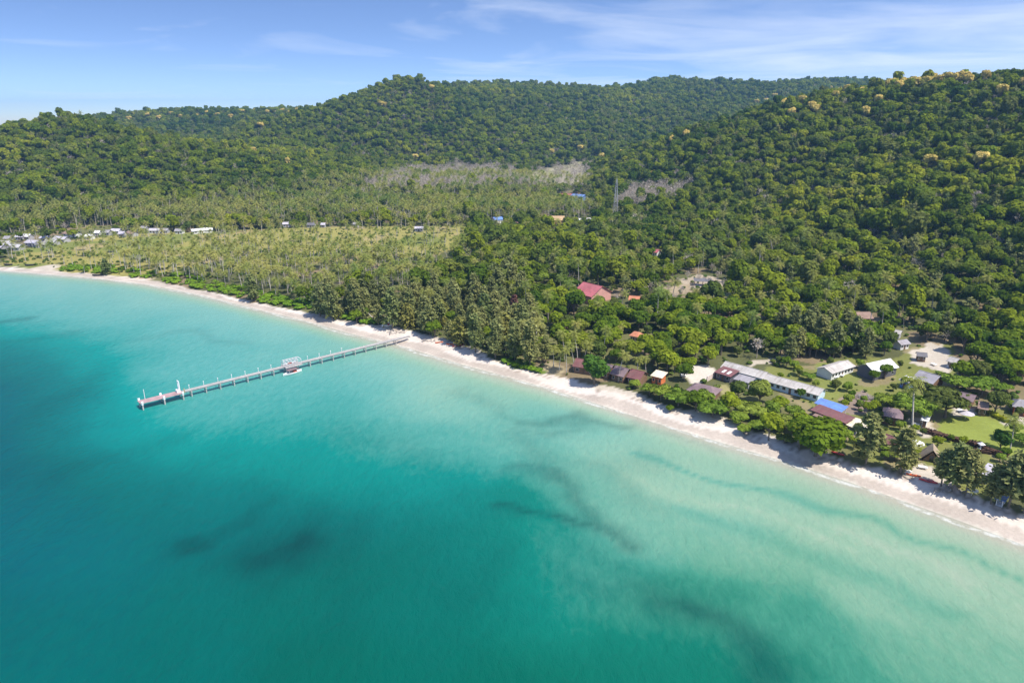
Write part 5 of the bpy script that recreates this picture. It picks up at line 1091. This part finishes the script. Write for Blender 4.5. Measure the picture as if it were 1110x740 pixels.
# grey leafless woodland in the valley
op = inside(cx, cy, OPEN) & (rng.uniform(size=len(cx)) < .12); k = (ok & dry) | op; n = int(k.sum()); sc_ = rng.uniform(.7, 1.15, n)
scatter("dry_woodland", np.stack([cx[k], cy[k], cz[k]], 1), rng.uniform(0, 6.28, n), np.stack([sc_, sc_, sc_ * 1.1], 1), rng.integers(0, 3, n), [bare_mb(140 + s_, 11, 4.6).mesh("dry form", M_DRY) for s_ in range(3)], "patches of grey leafless woodland in the valley")

# dry leafless bushes and trees round the clearing by the villa
for px, py, s_ in [(745,304,.55),(757,308,.6),(768,310,.55),(778,305,.6),(735,310,.5),(724,318,.5),(738,322,.6),(750,318,.5),(716,322,.5),(785,314,.6),(762,322,.55),(705,316,.5),(795,306,.6),(772,296,.6),(700,222,1.0),(655,322,.4),(668,328,.5),(625,352,.5),(728,330,.5),(705,334,.5),(880,352,.6),(1025,372,.6),(1090,404,.6),(1078,412,.5)]:
    hand("bare", "bare_tree", px, py, s_, "leafless brownish tree in the wood's clearings", "tree", "leafless trees round the clearings", keep=.2)
for px, py in [(741,313),(752,327),(765,316),(775,326),(712,329),(690,334),(640,335),(634,328),(655,336),(690,374),(571,320),(786,358),(722,309),(730,326),(783,322),(620,354),(934,352),(940,357)]:
    hand("shrub", "clearing_shrub", px, py, rnd.uniform(.6, 1.1), "low green shrub in the clearings of the wood", "shrub", "shrubs in the wood's clearings", keep=.1)

# bright shrubs that edge the far beach
SL = np.array([gp(a, b_, 1.8) for a, b_ in BACKLINE]); dpx = np.array([p[0] for p in BACKLINE], float); ns_ = 0
for q in range(2000):
    a = rnd.uniform(58, 420); i = int(np.searchsorted(dpx, a)) - 1; f_ = (a - dpx[i]) / (dpx[i+1] - dpx[i]); p = SL[i] * (1 - f_) + SL[i+1] * f_; d = SL[i+1] - SL[i]; d /= np.hypot(*d)
    off = rnd.uniform(1.5, 15 if a < 335 else 5); x, y = p[0] - d[1] * off, p[1] + d[0] * off
    if 122 < a < 172 and rnd.random() < .75: continue
    if a > 335 and rnd.random() < .6: continue
    if not clear_of(x, y, .9): continue
    taken.append((x, y, .9)); s_ = rnd.uniform(.55, 1.05)
    lab = "bright green shrub in the band edging the far beach" if a < 335 else "bright green shrub at the casuarinas' feet left of the pier"
    plant("beach_shrub", "beach_shrub", x, y, lab, "shrub", "bright shrubs edging the far beach" if a < 335 else "bright shrubs left of the pier", s_, s_ * rnd.uniform(.7, 1.1)); ns_ += 1
    if ns_ > 190: break
for px, py in [(548,393),(553,395),(559,397),(566,399),(572,400),(579,402),(562,392),(556,389),(584,403),(570,394)]:
    hand("beach_shrub", "beach_shrub", px, py, rnd.uniform(.5, .75), "bright green shrub on the bank in front of the white wall", "shrub", "bright shrubs on the bank by the white wall", keep=.1)

# undergrowth: low clumps through meadow, grove, gardens and wood edge
ux_, uy_ = jgrid(-560, 330, 190, 720, 3.6); uz = Hh(ux_, uy_); T_ = np.array([q for q in taken if q[2] > 2.4])
inm = inside(ux_, uy_, MEADOW); ing = inside(ux_, uy_, GROVE); inga = inside(ux_, uy_, GARDEN); inl = inside(ux_, uy_, LAWN); inb = poly_sd(ux_, uy_, BK)
prob = np.where(inl, 0, np.where(inga, .26, np.where(ing, .42, np.where(inm, .24, .25))))
for P in SANDY: prob = np.where(inside(ux_, uy_, PG(P)), .02, prob)
kk = (rng.uniform(size=len(ux_)) < prob) & (inb > 1.5) & (uz < 12) & fov(ux_, uy_, .8, 20) & free(ux_, uy_, -.5)
n = int(kk.sum()); s_ = rng.uniform(.3, .95, n) * np.where(inga[kk], .62, 1) * np.where(inm[kk], .95, 1)
scatter("undergrowth", np.stack([ux_[kk], uy_[kk], uz[kk]], 1), rng.uniform(0, 6.28, n), np.stack([s_, s_, s_ * rng.uniform(.6, 1.2, n)], 1), rng.integers(0, 4, n), [crown_mb(160 + q, 1.9, -.3, 2.3, 6, 130, .36, 1, .8, .6).mesh("low form", M_SHRUB) for q in range(4)], "low shrubs and weeds through the meadow, the groves and the gardens")
